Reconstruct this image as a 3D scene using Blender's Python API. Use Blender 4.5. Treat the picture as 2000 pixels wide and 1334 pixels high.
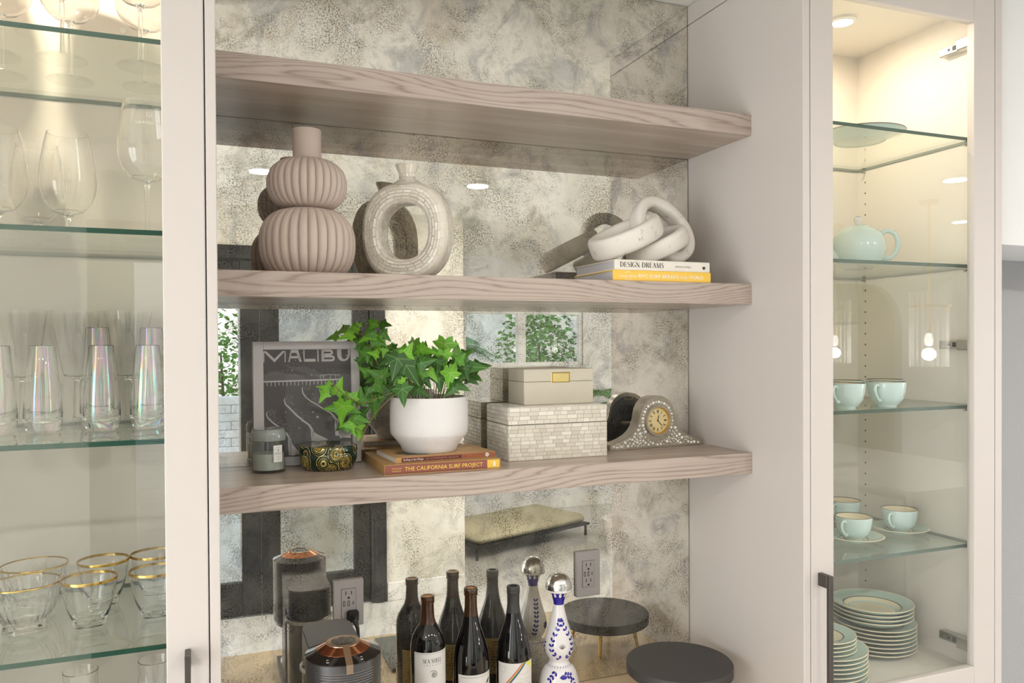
import bpy, bmesh, math, random
from mathutils import Vector, Matrix, Quaternion
random.seed(11)
PI = math.pi
for o in list(bpy.data.objects):
    bpy.data.objects.remove(o)
scene = bpy.context.scene
col = scene.collection

# ------------------------------------------------------------------ camera
CAM = Vector((0, 0, 1.80))
yaw, pitch, roll = math.radians(21.3565), math.radians(-0.5665), math.radians(-0.3152)
Fw = Vector((math.sin(yaw) * math.cos(pitch), math.cos(yaw) * math.cos(pitch), math.sin(pitch)))
R0 = Vector((math.cos(yaw), -math.sin(yaw), 0))
U0 = R0.cross(Fw)
Rt = R0 * math.cos(roll) + U0 * math.sin(roll)
Up = -R0 * math.sin(roll) + U0 * math.cos(roll)
cam_data = bpy.data.cameras.new('camera')
cam = bpy.data.objects.new('camera', cam_data)
col.objects.link(cam)
cam.matrix_world = Matrix(((Rt.x, Up.x, -Fw.x, 0), (Rt.y, Up.y, -Fw.y, 0), (Rt.z, Up.z, -Fw.z, 1.80), (0, 0, 0, 1)))
cam_data.sensor_width = 36.0
cam_data.lens = 1548.52 / 2000 * 36.0
cam_data.shift_y = 20.9 / 2000
cam_data.clip_start = 0.02
scene.camera = cam

# ------------------------------------------------------------------ view, world, daylight
vs = scene.view_settings
vs.view_transform = 'Standard'
vs.look = 'None'
vs.gamma = 1.0
vs.use_curve_mapping = False
vs.exposure = 0.46
scene.cycles.transparent_max_bounces = 64
scene.cycles.max_bounces = 20
scene.cycles.transmission_bounces = 20
scene.cycles.glossy_bounces = 6

world = bpy.data.worlds.new('world')
scene.world = world
world.use_nodes = True
wn = world.node_tree
wn.nodes.clear()
wo = wn.nodes.new('ShaderNodeOutputWorld')
wb = wn.nodes.new('ShaderNodeBackground')
wr = wn.nodes.new('ShaderNodeValToRGB')
wt = wn.nodes.new('ShaderNodeTexCoord')
wsx = wn.nodes.new('ShaderNodeSeparateXYZ')
wn.links.new(wt.outputs['Generated'], wsx.inputs[0])
wn.links.new(wsx.outputs['Z'], wr.inputs[0])
wr.color_ramp.elements[0].position = 0.0
wr.color_ramp.elements[0].color = (0.95, 0.97, 1.0, 1)
wr.color_ramp.elements[1].position = 0.8
wr.color_ramp.elements[1].color = (0.62, 0.78, 1.0, 1)
wn.links.new(wr.outputs[0], wb.inputs[0])
wb.inputs[1].default_value = 1.3
wn.links.new(wb.outputs[0], wo.inputs[0])


def area_light(name, loc, look, sx, sy, power, color):
    d = bpy.data.lights.new(name, 'AREA')
    d.shape = 'RECTANGLE'
    d.size, d.size_y, d.energy, d.color = sx, sy, power, color
    o = bpy.data.objects.new(name, d)
    col.objects.link(o)
    o.location = loc
    o.rotation_euler = Vector(look).to_track_quat('-Z', 'Z').to_euler()
    return o


DAY = (0.98, 0.99, 1.0)
# daylight that comes in through the sliding door on the left, plus an added side light on the right
area_light('daylight_left_window', (-2.72, -0.25, 1.25), (1, 0, 0), 2.3, 2.2, 62, DAY)
area_light('added_right_side_light', (8.60, -1.2, 1.3), (-1, 0, 0), 3.0, 2.0, 80, DAY)  # added area lamp outside an unseen window, for light from the right

# ------------------------------------------------------------------ materials
MATS = {}


def new_mat(name):
    m = bpy.data.materials.new(name)
    m.use_nodes = True
    nt = m.node_tree
    nt.nodes.clear()
    out = nt.nodes.new('ShaderNodeOutputMaterial')
    MATS[name] = m
    return m, nt, out


def nd(nt, kind, **inp):
    n = nt.nodes.new(kind)
    for k, v in inp.items():
        k = k.replace('_', ' ')
        if k in n.inputs:
            n.inputs[k].default_value = v
    return n


def srgb(r, g, b):
    def f(c):
        c /= 255.0
        return c / 12.92 if c <= 0.04045 else ((c + 0.055) / 1.055) ** 2.4
    return (f(r), f(g), f(b), 1)


def principled(name, color, rough=0.5, metal=0.0, spec=0.5, noise=None, bump=None, coat=0.0, trans=0.0, emit=None, sub=0.0):
    """noise = (scale, amount) brightens / darkens the colour; bump = (scale, strength)"""
    m, nt, out = new_mat(name)
    b = nt.nodes.new('ShaderNodeBsdfPrincipled')
    b.inputs['Base Color'].default_value = color
    b.inputs['Roughness'].default_value = rough
    b.inputs['Metallic'].default_value = metal
    b.inputs['Specular IOR Level'].default_value = spec
    b.inputs['Coat Weight'].default_value = coat
    b.inputs['Coat Roughness'].default_value = 0.05
    if sub:
        b.inputs['Subsurface Weight'].default_value = sub
        b.inputs['Subsurface Radius'].default_value = (0.01, 0.01, 0.006)
    if emit:
        b.inputs['Emission Color'].default_value = emit[0]
        b.inputs['Emission Strength'].default_value = emit[1]
    tc = None
    if noise or bump:
        tc = nt.nodes.new('ShaderNodeTexCoord')
    if noise:
        nz = nd(nt, 'ShaderNodeTexNoise', Scale=noise[0], Detail=5.0, Roughness=0.6)
        nt.links.new(tc.outputs['Object'], nz.inputs['Vector'])
        mx = nt.nodes.new('ShaderNodeMix')
        mx.data_type = 'RGBA'
        mx.inputs['A'].default_value = tuple(c * (1 - noise[1]) for c in color[:3]) + (1,)
        mx.inputs['B'].default_value = tuple(min(1, c * (1 + noise[1])) for c in color[:3]) + (1,)
        nt.links.new(nz.outputs['Fac'], mx.inputs['Factor'])
        nt.links.new(mx.outputs['Result'], b.inputs['Base Color'])
    if bump:
        nb = nd(nt, 'ShaderNodeTexNoise', Scale=bump[0], Detail=3.0)
        nt.links.new(tc.outputs['Object'], nb.inputs['Vector'])
        bp = nd(nt, 'ShaderNodeBump', Strength=bump[1], Distance=0.002)
        nt.links.new(nb.outputs['Fac'], bp.inputs['Height'])
        nt.links.new(bp.outputs['Normal'], b.inputs['Normal'])
    nt.links.new(b.outputs[0], out.inputs[0])
    return m


def thin_glass(name, tint=(1, 1, 1, 1), ior=1.5, rough=0.0, film=None):
    """one clear wall of glass: light passes straight through, Fresnel reflection on top"""
    m, nt, out = new_mat(name)
    tr = nd(nt, 'ShaderNodeBsdfTransparent', Color=tint)
    gl = nd(nt, 'ShaderNodeBsdfGlossy', Color=(1, 1, 1, 1), Roughness=rough)
    fr = nd(nt, 'ShaderNodeFresnel', IOR=ior)
    ge = nt.nodes.new('ShaderNodeNewGeometry')          # same reflectance seen from either side of the wall
    mr = nd(nt, 'ShaderNodeMapRange')
    mr.inputs['To Min'].default_value = ior
    mr.inputs['To Max'].default_value = 1 / ior
    nt.links.new(ge.outputs['Backfacing'], mr.inputs['Value'])
    nt.links.new(mr.outputs['Result'], fr.inputs['IOR'])
    mx = nt.nodes.new('ShaderNodeMixShader')
    if film:
        lw = nd(nt, 'ShaderNodeLayerWeight', Blend=0.4)
        rp = nt.nodes.new('ShaderNodeValToRGB')
        els = rp.color_ramp.elements
        while len(els) < len(film):
            els.new(0.5)
        for e, (p, c) in zip(els, film):
            e.position, e.color = p, c
        nt.links.new(lw.outputs['Facing'], rp.inputs[0])
        nt.links.new(rp.outputs[0], gl.inputs['Color'])
    nt.links.new(fr.outputs[0], mx.inputs[0])
    nt.links.new(tr.outputs[0], mx.inputs[1])
    nt.links.new(gl.outputs[0], mx.inputs[2])
    nt.links.new(mx.outputs[0], out.inputs[0])
    return m


# paint, wall and stone
M_PAINT = principled('cabinet_paint', srgb(199, 191, 185), 0.42, bump=(900, 0.02))
M_INNER = principled('cabinet_interior_melamine', srgb(226, 218, 208), 0.5)
M_WALL = principled('wall_paint_cream', srgb(228, 224, 215), 0.85, bump=(160, 0.25))
M_WALLW = principled('wall_paint_white', srgb(226, 226, 226), 0.85, bump=(120, 0.4))
M_WALLG = principled('wall_paint_grey', srgb(172, 172, 174), 0.8, bump=(120, 0.8))
M_CEIL = principled('ceiling_paint', srgb(238, 235, 229), 0.9)
M_FLOOR = principled('floor_pale_tile', srgb(205, 203, 200), 0.35, noise=(3, 0.06))
M_COUNTER = principled('counter_stone', srgb(222, 200, 166), 0.28, noise=(14, 0.10))
M_BLACKWOOD = principled('door_black_paint', srgb(40, 39, 38), 0.5, noise=(8, 0.2))
M_WHITETRIM = principled('white_trim', srgb(232, 231, 228), 0.5)
M_DARKGAP = principled('dark_gap', (0.01, 0.01, 0.01, 1), 0.9)
M_BRONZE = principled('dark_bronze_metal', srgb(84, 78, 74), 0.4, metal=0.6)
M_STEEL = principled('brushed_steel', srgb(190, 188, 184), 0.28, metal=1.0)
M_GOLD = principled('gold_metal', srgb(212, 176, 96), 0.22, metal=1.0)
M_COPPER = principled('polished_copper', srgb(196, 132, 96), 0.10, metal=1.0)
M_COPPERL = principled('satin_copper', srgb(226, 196, 172), 0.22, metal=1.0)
M_GUN = principled('gunmetal', srgb(92, 90, 90), 0.30, metal=0.85)
M_GREYPL = principled('grey_matt_plastic', srgb(98, 96, 96), 0.42)
M_BODY = principled('black_satin_plastic', srgb(36, 35, 35), 0.38)
M_BLACKGL = principled('black_gloss', srgb(22, 20, 20), 0.06, coat=0.5)
M_BLACK = principled('black_rubber', srgb(26, 25, 25), 0.5)
M_BLACKSTONE = principled('black_wood_top', srgb(62, 59, 57), 0.55, noise=(9, 0.12))
M_WHITE = principled('white_glaze', srgb(236, 232, 232), 0.12, coat=0.3)
M_COBALT = principled('cobalt_glaze', srgb(44, 36, 150), 0.15, coat=0.4)
M_SILVER = principled('silver_cap', srgb(228, 228, 226), 0.18, metal=1.0)
M_CREAM = principled('cream_glaze', srgb(240, 228, 198), 0.15, coat=0.3)
M_MINT = principled('mint_glaze', srgb(196, 217, 206), 0.12, coat=0.35)
M_MINTB = principled('mint_blue_glaze', srgb(208, 226, 222), 0.12, coat=0.35)
M_LINE = principled('dark_rim_line', srgb(92, 80, 66), 0.3)
M_VASE = principled('vase_matt_clay', srgb(198, 181, 169), 0.62, noise=(6, 0.05), bump=(400, 0.05))
M_POT = principled('pot_white_ceramic', srgb(224, 220, 218), 0.55, noise=(30, 0.03), bump=(220, 0.35))
M_SOIL = principled('soil', srgb(60, 46, 34), 0.95, noise=(80, 0.4), bump=(150, 0.9))
M_STEM = principled('ivy_stem', srgb(120, 112, 62), 0.6)
M_PAPER = principled('book_pages', srgb(214, 210, 204), 0.8)
M_PAGEGREY = principled('book_pages_grey', srgb(196, 194, 196), 0.8)  # greyer page colour, even over the whole block
M_BOOKW = principled('book_cover_ivory', srgb(226, 219, 208), 0.5)
M_BOOKY = principled('book_cover_yellow', srgb(236, 192, 78), 0.45)
M_BOOKR = principled('book_cover_brick', srgb(146, 86, 76), 0.5)
M_BOOKT = principled('slipcase_tan', srgb(184, 144, 92), 0.5, noise=(10, 0.06))
M_INKD = principled('ink_dark', srgb(48, 44, 42), 0.6)
M_INKY = principled('ink_yellow', srgb(246, 214, 92), 0.6)
M_INKW = principled('ink_white', srgb(240, 236, 228), 0.6)
M_FRAME = principled('frame_pale_grey', srgb(198, 194, 194), 0.42)
M_PRINT = principled('print_charcoal', srgb(102, 98, 96), 0.8)
M_PRINTM = principled('print_mid_grey', srgb(118, 114, 112), 0.8)
M_PRINTL = principled('print_light_grey', srgb(206, 202, 200), 0.8)
M_BOXS = principled('box_shagreen_beige', srgb(206, 198, 180), 0.45, noise=(60, 0.04), bump=(500, 0.12))
M_LABELW = principled('label_white', srgb(232, 229, 226), 0.6)
M_LABELB = principled('label_ochre', srgb(200, 172, 104), 0.6, noise=(60, 0.15))
M_OUTLET = principled('outlet_grey', srgb(160, 154, 152), 0.4)
M_PORT = principled('port_dark', srgb(30, 28, 28), 0.5)
M_BULB = principled('bulb_glow', (1, 1, 1, 1), 0.5, emit=((1.0, 0.96, 0.9, 1), 4.0))
M_LENS = principled('downlight_glow', (1, 1, 1, 1), 0.5, emit=((1.0, 0.97, 0.92, 1), 9.0))
M_PUCKLENS = principled('puck_glow', (1, 1, 1, 1), 0.5, emit=((1.0, 0.88, 0.66, 1), 22.0))
M_CORK = principled('cork', srgb(206, 150, 92), 0.8, noise=(200, 0.25))
M_WINE = principled('wine_bottle_glass', srgb(16, 13, 12), 0.04, coat=0.6)
M_WINENECK = principled('wine_bottle_amber', srgb(66, 38, 18), 0.05, coat=0.6)
M_WAX = principled('candle_wax', srgb(196, 198, 188), 0.6)
M_CUSH = principled('cushion_linen', srgb(200, 192, 164), 0.9)
M_PLASTER = principled('garden_wall', srgb(236, 232, 222), 0.9)
M_BLOCK = principled('garden_block', srgb(240, 240, 240), 0.9)
M_GROUND = principled('patio_paving', srgb(206, 200, 190), 0.9)
M_ORANGE = principled('battery_orange', srgb(214, 84, 36), 0.4)
M_RED, M_YEL, M_GRN, M_BLU = (principled('stripe_' + n, srgb(*c), 0.6) for n, c in
                              (('red', (206, 92, 70)), ('yellow', (224, 190, 120)), ('green', (88, 132, 106)), ('blue', (66, 92, 140))))
M_LIME = principled('label_lime', srgb(236, 238, 70), 0.6)
M_ACRYL = principled('pendant_glass_white', srgb(236, 234, 228), 0.2)

# glass
M_PANE = thin_glass('door_glass', (0.985, 0.992, 0.987, 1), 1.45)
M_SHELFG = thin_glass('shelf_glass', (0.93, 0.965, 0.945, 1), 1.45)


def solid_glass(name, ior=1.45, film=0.0):
    m, nt, out = new_mat(name)
    b = nt.nodes.new('ShaderNodeBsdfPrincipled')
    b.inputs['Base Color'].default_value = (1, 1, 1, 1)
    b.inputs['Roughness'].default_value = 0.0
    b.inputs['Transmission Weight'].default_value = 1.0
    b.inputs['IOR'].default_value = ior
    if film:                                            # sputtered rainbow coat, uneven in thickness
        tc = nt.nodes.new('ShaderNodeTexCoord')
        mp = nt.nodes.new('ShaderNodeMapping')
        mp.inputs['Scale'].default_value = (90, 90, 7)
        nt.links.new(tc.outputs['Object'], mp.inputs['Vector'])
        nz = nd(nt, 'ShaderNodeTexNoise', Scale=1.0, Detail=1.0)
        nt.links.new(mp.outputs[0], nz.inputs['Vector'])
        mr = nd(nt, 'ShaderNodeMapRange')
        mr.inputs['From Min'].default_value, mr.inputs['From Max'].default_value = .25, .75
        mr.inputs['To Min'].default_value, mr.inputs['To Max'].default_value = film * .6, film * 1.5
        nt.links.new(nz.outputs['Fac'], mr.inputs['Value'])
        nt.links.new(mr.outputs['Result'], b.inputs['Thin Film Thickness'])
        b.inputs['Thin Film IOR'].default_value = 1.75
    nt.links.new(b.outputs[0], out.inputs[0])
    return m


M_GLASS = solid_glass('clear_glass', 1.46)
M_FLUTE = solid_glass('iridescent_glass', 1.46, 430.0)
M_ACRYLIC = thin_glass('print_glazing', (0.985, 0.985, 0.985, 1), 1.3)
M_CRYSTAL = thin_glass('clock_crystal', (0.985, 0.985, 0.98, 1), 1.5)
M_SMOKE = thin_glass('tank_glass', (0.80, 0.80, 0.77, 1), 1.6)
M_GREYGLASS = thin_glass('jar_glass', (0.90, 0.92, 0.91, 1), 1.5)
M_FOOT = thin_glass('glass_foot', (0.96, 0.96, 0.955, 1), 1.6)
M_EDGE = principled('glass_edge_green', srgb(34, 72, 56), 0.15)
M_EDGER = principled('glass_edge_grey_green', srgb(92, 108, 98), 0.15)
M_TRAY = principled('tray_slate', srgb(110, 114, 112), 0.25, noise=(20, 0.2))


def mirror_material():
    m, nt, out = new_mat('antique_mirror')
    L = nt.links.new
    tc = nt.nodes.new('ShaderNodeTexCoord')
    mp = nt.nodes.new('ShaderNodeMapping')
    L(tc.outputs['Object'], mp.inputs['Vector'])
    mp.inputs['Scale'].default_value = (1, 0.0, 1)

    def noise(scale, detail, rough, dist=0.0, off=0.0):
        mm = nt.nodes.new('ShaderNodeMapping')
        mm.inputs['Location'].default_value = (off, off * 0.3, -off)
        L(mp.outputs[0], mm.inputs['Vector'])
        n = nd(nt, 'ShaderNodeTexNoise', Scale=scale, Detail=detail, Roughness=rough, Distortion=dist)
        L(mm.outputs[0], n.inputs['Vector'])
        return n.outputs['Fac']

    def ramp(src, stops):
        r = nt.nodes.new('ShaderNodeValToRGB')
        e = r.color_ramp.elements
        while len(e) < len(stops):
            e.new(0.5)
        for el, (p, v) in zip(e, stops):
            el.position = p
            el.color = (v, v, v, 1) if not isinstance(v, tuple) else v
        L(src, r.inputs[0])
        return r.outputs[0]

    def math_(op, a, b):
        n = nt.nodes.new('ShaderNodeMath')
        n.operation = op
        n.use_clamp = True
        for i, s in enumerate((a, b)):
            if isinstance(s, (int, float)):
                n.inputs[i].default_value = s
            else:
                L(s, n.inputs[i])
        return n.outputs[0]

    def mix(f, a, b):
        n = nt.nodes.new('ShaderNodeMix')
        n.data_type = 'RGBA'
        for nm, s in (('Factor', f), ('A', a), ('B', b)):
            if isinstance(s, (tuple, float, int)):
                n.inputs[nm].default_value = s
            else:
                L(s, n.inputs[nm])
        return n.outputs['Result']

    # speckle: fine grains that gather in clusters
    cluster = ramp(noise(8.5, 6.0, 0.70, 0.6), [(0.44, 0.0), (0.60, 1.0)])
    grain = noise(260, 2.0, 0.75)
    thr = ramp(grain, [(0.48, 0.0), (0.56, 1.0)])
    speck = math_('MULTIPLY', thr, cluster)
    # soft grey-blue clouds, ochre stains and dark bruises in the silvering
    cloud = ramp(noise(6.0, 6.0, 0.66, 1.6, 7.3), [(0.53, 0.0), (0.64, 1.0)])
    ochre = ramp(noise(6.0, 6.0, 0.66, 0.9, 3.1), [(0.52, 0.0), (0.66, 1.0)])
    dark = ramp(noise(9.0, 7.0, 0.75, 0.9, 12.7), [(0.54, 0.0), (0.66, 1.0)])
    pale = ramp(noise(5.0, 5.0, 0.6, 0.6, 21.0), [(0.42, 0.0), (0.60, 1.0)])
    tint = mix(pale, (0.84, 0.82, 0.735, 1), (0.97, 0.955, 0.885, 1))
    tint = mix(math_('MULTIPLY', ochre, 0.50), tint, (0.62, 0.52, 0.38, 1))
    tint = mix(math_('MULTIPLY', cloud, 0.58), tint, (0.44, 0.45, 0.475, 1))
    tint = mix(math_('MULTIPLY', dark, 0.50), tint, (0.30, 0.28, 0.22, 1))
    tint = mix(math_('MULTIPLY', speck, 0.78), tint, (0.19, 0.165, 0.11, 1))
    gl = nd(nt, 'ShaderNodeBsdfGlossy', Roughness=0.0)
    L(tint, gl.inputs['Color'])
    haze = nd(nt, 'ShaderNodeBsdfDiffuse')
    hz = mix(cloud, (0.66, 0.645, 0.58, 1), (0.54, 0.55, 0.57, 1))
    hz = mix(math_('MULTIPLY', speck, 0.85), hz, (0.09, 0.08, 0.05, 1))
    L(hz, haze.inputs['Color'])
    f = ramp(noise(7.0, 5.0, 0.65, 0.5, 31.0), [(0.38, 0.03), (0.70, 0.16)])
    ms = nt.nodes.new('ShaderNodeMixShader')
    L(f, ms.inputs[0])
    L(gl.outputs[0], ms.inputs[1])
    L(haze.outputs[0], ms.inputs[2])
    # clean front glass over the silvering
    gl2 = nd(nt, 'ShaderNodeBsdfGlossy', Roughness=0.0)
    fr = nd(nt, 'ShaderNodeFresnel', IOR=1.45)
    ms2 = nt.nodes.new('ShaderNodeMixShader')
    L(fr.outputs[0], ms2.inputs[0])
    L(ms.outputs[0], ms2.inputs[1])
    L(gl2.outputs[0], ms2.inputs[2])
    L(ms2.outputs[0], out.inputs[0])
    return m


M_MIRROR = mirror_material()


def wood_material():
    """greige laminate; grain lines run along X, cathedral arches on the front edge"""
    m, nt, out = new_mat('greige_wood_laminate')
    L = nt.links.new
    tc = nt.nodes.new('ShaderNodeTexCoord')
    oi = nt.nodes.new('ShaderNodeObjectInfo')
    sp = nt.nodes.new('ShaderNodeSeparateXYZ')
    L(tc.outputs['Object'], sp.inputs[0])

    def M(op, a, b=None, c=None):
        n = nt.nodes.new('ShaderNodeMath')
        n.operation = op
        for i, s in enumerate((a, b, c)):
            if s is None:
                continue
            if isinstance(s, (int, float)):
                n.inputs[i].default_value = s
            else:
                L(s, n.inputs[i])
        return n.outputs[0]
    s = M('ADD', sp.outputs['Z'], sp.outputs['Y'])
    rnd = M('MULTIPLY', oi.outputs['Random'], 37.0)
    cb = nt.nodes.new('ShaderNodeCombineXYZ')
    L(M('MULTIPLY', sp.outputs['X'], 1.5), cb.inputs[0])
    L(M('MULTIPLY', s, 7.0), cb.inputs[1])
    L(rnd, cb.inputs[2])
    big = nd(nt, 'ShaderNodeTexNoise', Scale=1.0, Detail=1.5, Roughness=0.4)
    L(cb.outputs[0], big.inputs['Vector'])
    cf = nt.nodes.new('ShaderNodeCombineXYZ')
    L(M('MULTIPLY', sp.outputs['X'], 7.0), cf.inputs[0])
    L(M('MULTIPLY', s, 700.0), cf.inputs[1])
    L(rnd, cf.inputs[2])
    fine = nd(nt, 'ShaderNodeTexNoise', Scale=1.0, Detail=3.0, Roughness=0.6)
    L(cf.outputs[0], fine.inputs['Vector'])
    ph = M('ADD', M('MULTIPLY', s, 85.0), M('MULTIPLY', big.outputs['Fac'], 17.0))
    c2 = nt.nodes.new('ShaderNodeCombineXYZ')
    L(M('MULTIPLY', sp.outputs['X'], 0.5), c2.inputs[0])
    L(M('MULTIPLY', s, 22.0), c2.inputs[1])
    L(rnd, c2.inputs[2])
    n2 = nd(nt, 'ShaderNodeTexNoise', Scale=1.0, Detail=3.0, Roughness=0.6)
    L(c2.outputs[0], n2.inputs['Vector'])
    ph = M('ADD', ph, M('MULTIPLY', n2.outputs['Fac'], 4.0))
    ph = M('ADD', ph, M('MULTIPLY', fine.outputs['Fac'], 0.45))
    saw = M('FRACT', ph)
    rp = nt.nodes.new('ShaderNodeValToRGB')
    e = rp.color_ramp.elements
    e[0].position, e[0].color = 0.0, srgb(162, 146, 135)
    e[1].position, e[1].color = 1.0, srgb(158, 141, 130)
    for p, c in ((0.12, srgb(178, 162, 151)), (0.55, srgb(183, 168, 157)), (0.82, srgb(172, 156, 145)), (0.95, srgb(144, 127, 116))):
        x = e.new(p)
        x.color = c
    L(saw, rp.inputs[0])
    mx = nt.nodes.new('ShaderNodeMix')
    mx.data_type = 'RGBA'
    mx.blend_type = 'MULTIPLY'
    mx.inputs['Factor'].default_value = 0.40
    L(rp.outputs[0], mx.inputs['A'])
    r2 = nt.nodes.new('ShaderNodeValToRGB')
    r2.color_ramp.elements[0].position, r2.color_ramp.elements[0].color = 0.3, (0.72, 0.70, 0.68, 1)
    r2.color_ramp.elements[1].position, r2.color_ramp.elements[1].color = 0.7, (1.08, 1.08, 1.08, 1)
    L(fine.outputs['Fac'], r2.inputs[0])
    L(r2.outputs[0], mx.inputs['B'])
    b = nt.nodes.new('ShaderNodeBsdfPrincipled')
    b.inputs['Roughness'].default_value = 0.34
    L(mx.outputs['Result'], b.inputs['Base Color'])
    bp = nd(nt, 'ShaderNodeBump', Strength=0.12, Distance=0.001)
    L(fine.outputs['Fac'], bp.inputs['Height'])
    L(bp.outputs['Normal'], b.inputs['Normal'])
    L(b.outputs[0], out.inputs[0])
    return m


M_WOOD = wood_material()


def wood_face_material():
    """broad faces of the shelves: fine straight streaks, satin finish"""
    m, nt, out = new_mat('greige_wood_broad_face')
    L = nt.links.new
    tc = nt.nodes.new('ShaderNodeTexCoord')
    mp = nt.nodes.new('ShaderNodeMapping')
    mp.inputs['Scale'].default_value = (5, 330, 330)
    L(tc.outputs['Object'], mp.inputs['Vector'])
    nz = nd(nt, 'ShaderNodeTexNoise', Scale=1.0, Detail=4.0, Roughness=0.65)
    L(mp.outputs[0], nz.inputs['Vector'])
    mp2 = nt.nodes.new('ShaderNodeMapping')
    mp2.inputs['Scale'].default_value = (2.2, 26, 26)
    L(tc.outputs['Object'], mp2.inputs['Vector'])
    n2 = nd(nt, 'ShaderNodeTexNoise', Scale=1.0, Detail=3.0, Roughness=0.5)
    L(mp2.outputs[0], n2.inputs['Vector'])
    ad = nt.nodes.new('ShaderNodeMath')
    ad.operation = 'ADD'
    L(nz.outputs['Fac'], ad.inputs[0])
    L(n2.outputs['Fac'], ad.inputs[1])
    rp = nt.nodes.new('ShaderNodeValToRGB')
    e = rp.color_ramp.elements
    e[0].position, e[0].color = 0.75, srgb(158, 140, 126)
    e[1].position, e[1].color = 1.25, srgb(190, 173, 158)
    mr = nd(nt, 'ShaderNodeMapRange')
    mr.inputs['From Min'].default_value = 0.7
    mr.inputs['From Max'].default_value = 1.3
    L(ad.outputs[0], mr.inputs['Value'])
    e[0].position, e[1].position = 0.0, 1.0
    L(mr.outputs['Result'], rp.inputs[0])
    b = nt.nodes.new('ShaderNodeBsdfPrincipled')
    b.inputs['Roughness'].default_value = 0.27
    L(rp.outputs[0], b.inputs['Base Color'])
    L(b.outputs[0], out.inputs[0])
    return m


M_WOODF = wood_face_material()


def pearl_material(name, island, k=1.0):
    m, nt, out = new_mat(name)
    L = nt.links.new
    if island:
        g = nt.nodes.new('ShaderNodeNewGeometry')
        src = g.outputs['Random Per Island']
    else:
        g = nt.nodes.new('ShaderNodeObjectInfo')
        src = g.outputs['Random']
    rp = nt.nodes.new('ShaderNodeValToRGB')
    e = rp.color_ramp.elements
    e[0].position, e[0].color = 0.0, srgb(206, 197, 180)
    e[1].position, e[1].color = 1.0, srgb(234, 229, 218)
    for p, c in ((0.25, srgb(220, 213, 200)), (0.5, srgb(212, 203, 188)), (0.75, srgb(226, 219, 206))):
        x = e.new(p)
        x.color = c
    for el in e:
        el.color = [min(.92, v * k) for v in el.color[:3]] + [1]
    L(src, rp.inputs[0])
    b = nt.nodes.new('ShaderNodeBsdfPrincipled')
    b.inputs['Roughness'].default_value = 0.22
    b.inputs['Sheen Weight'].default_value = 0.2
    b.inputs['Coat Weight'].default_value = 0.4
    b.inputs['Coat Roughness'].default_value = 0.08
    L(rp.outputs[0], b.inputs['Base Color'])
    tc = nt.nodes.new('ShaderNodeTexCoord')
    nz = nd(nt, 'ShaderNodeTexNoise', Scale=260.0, Detail=2.0)
    L(tc.outputs['Object'], nz.inputs['Vector'])
    bp = nd(nt, 'ShaderNodeBump', Strength=0.25, Distance=0.001)
    L(nz.outputs['Fac'], bp.inputs['Height'])
    L(bp.outputs['Normal'], b.inputs['Normal'])
    L(b.outputs[0], out.inputs[0])
    return m


M_PEARL = pearl_material('mother_of_pearl_tile', False)
M_PEARLI = pearl_material('mother_of_pearl_mosaic', True)
M_PEARLV = pearl_material('mother_of_pearl_vase', True, 1.16)
M_GROUTV = principled('vase_grout', srgb(226, 218, 204), 0.5)
M_GROUT = principled('mosaic_grout', srgb(196, 188, 172), 0.6)


def leaf_material(name, c1, c2, vein):
    m, nt, out = new_mat(name)
    L = nt.links.new
    tc = nt.nodes.new('ShaderNodeTexCoord')
    sp = nt.nodes.new('ShaderNodeSeparateXYZ')
    L(tc.outputs['Object'], sp.inputs[0])

    def M(op, a, b=None):
        n = nt.nodes.new('ShaderNodeMath')
        n.operation = op
        for i, s in enumerate((a, b)):
            if s is None:
                continue
            if isinstance(s, (int, float)):
                n.inputs[i].default_value = s
            else:
                L(s, n.inputs[i])
        return n.outputs[0]
    xo = M('SUBTRACT', sp.outputs['X'], 0.16)
    a = M('ABSOLUTE', M('ARCTAN2', sp.outputs['Y'], xo))
    d1 = a
    d2 = M('ABSOLUTE', M('SUBTRACT', a, 0.86))
    d3 = M('ABSOLUTE', M('SUBTRACT', a, 1.75))
    d = M('MINIMUM', d1, M('MINIMUM', d2, d3))
    r = M('SQRT', M('ADD', M('MULTIPLY', xo, xo), M('MULTIPLY', sp.outputs['Y'], sp.outputs['Y'])))
    dist = M('MULTIPLY', d, r)
    v = nt.nodes.new('ShaderNodeValToRGB')
    v.color_ramp.elements[0].position, v.color_ramp.elements[0].color = 0.006, (1, 1, 1, 1)
    v.color_ramp.elements[1].position, v.color_ramp.elements[1].color = 0.022, (0, 0, 0, 1)
    L(dist, v.inputs[0])
    oi = nt.nodes.new('ShaderNodeObjectInfo')
    mx = nt.nodes.new('ShaderNodeMix')
    mx.data_type = 'RGBA'
    mx.inputs['A'].default_value = c1
    mx.inputs['B'].default_value = c2
    L(oi.outputs['Random'], mx.inputs['Factor'])
    mv = nt.nodes.new('ShaderNodeMix')
    mv.data_type = 'RGBA'
    L(M('MULTIPLY', v.outputs[0], 0.6), mv.inputs['Factor'])
    L(mx.outputs['Result'], mv.inputs['A'])
    mv.inputs['B'].default_value = vein
    b = nt.nodes.new('ShaderNodeBsdfPrincipled')
    b.inputs['Roughness'].default_value = 0.42
    L(mv.outputs['Result'], b.inputs['Base Color'])
    tl = nt.nodes.new('ShaderNodeBsdfTranslucent')
    L(mv.outputs['Result'], tl.inputs['Color'])
    ms = nt.nodes.new('ShaderNodeMixShader')
    ms.inputs[0].default_value = 0.25
    L(b.outputs[0], ms.inputs[1])
    L(tl.outputs[0], ms.inputs[2])
    L(ms.outputs[0], out.inputs[0])
    return m


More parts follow.
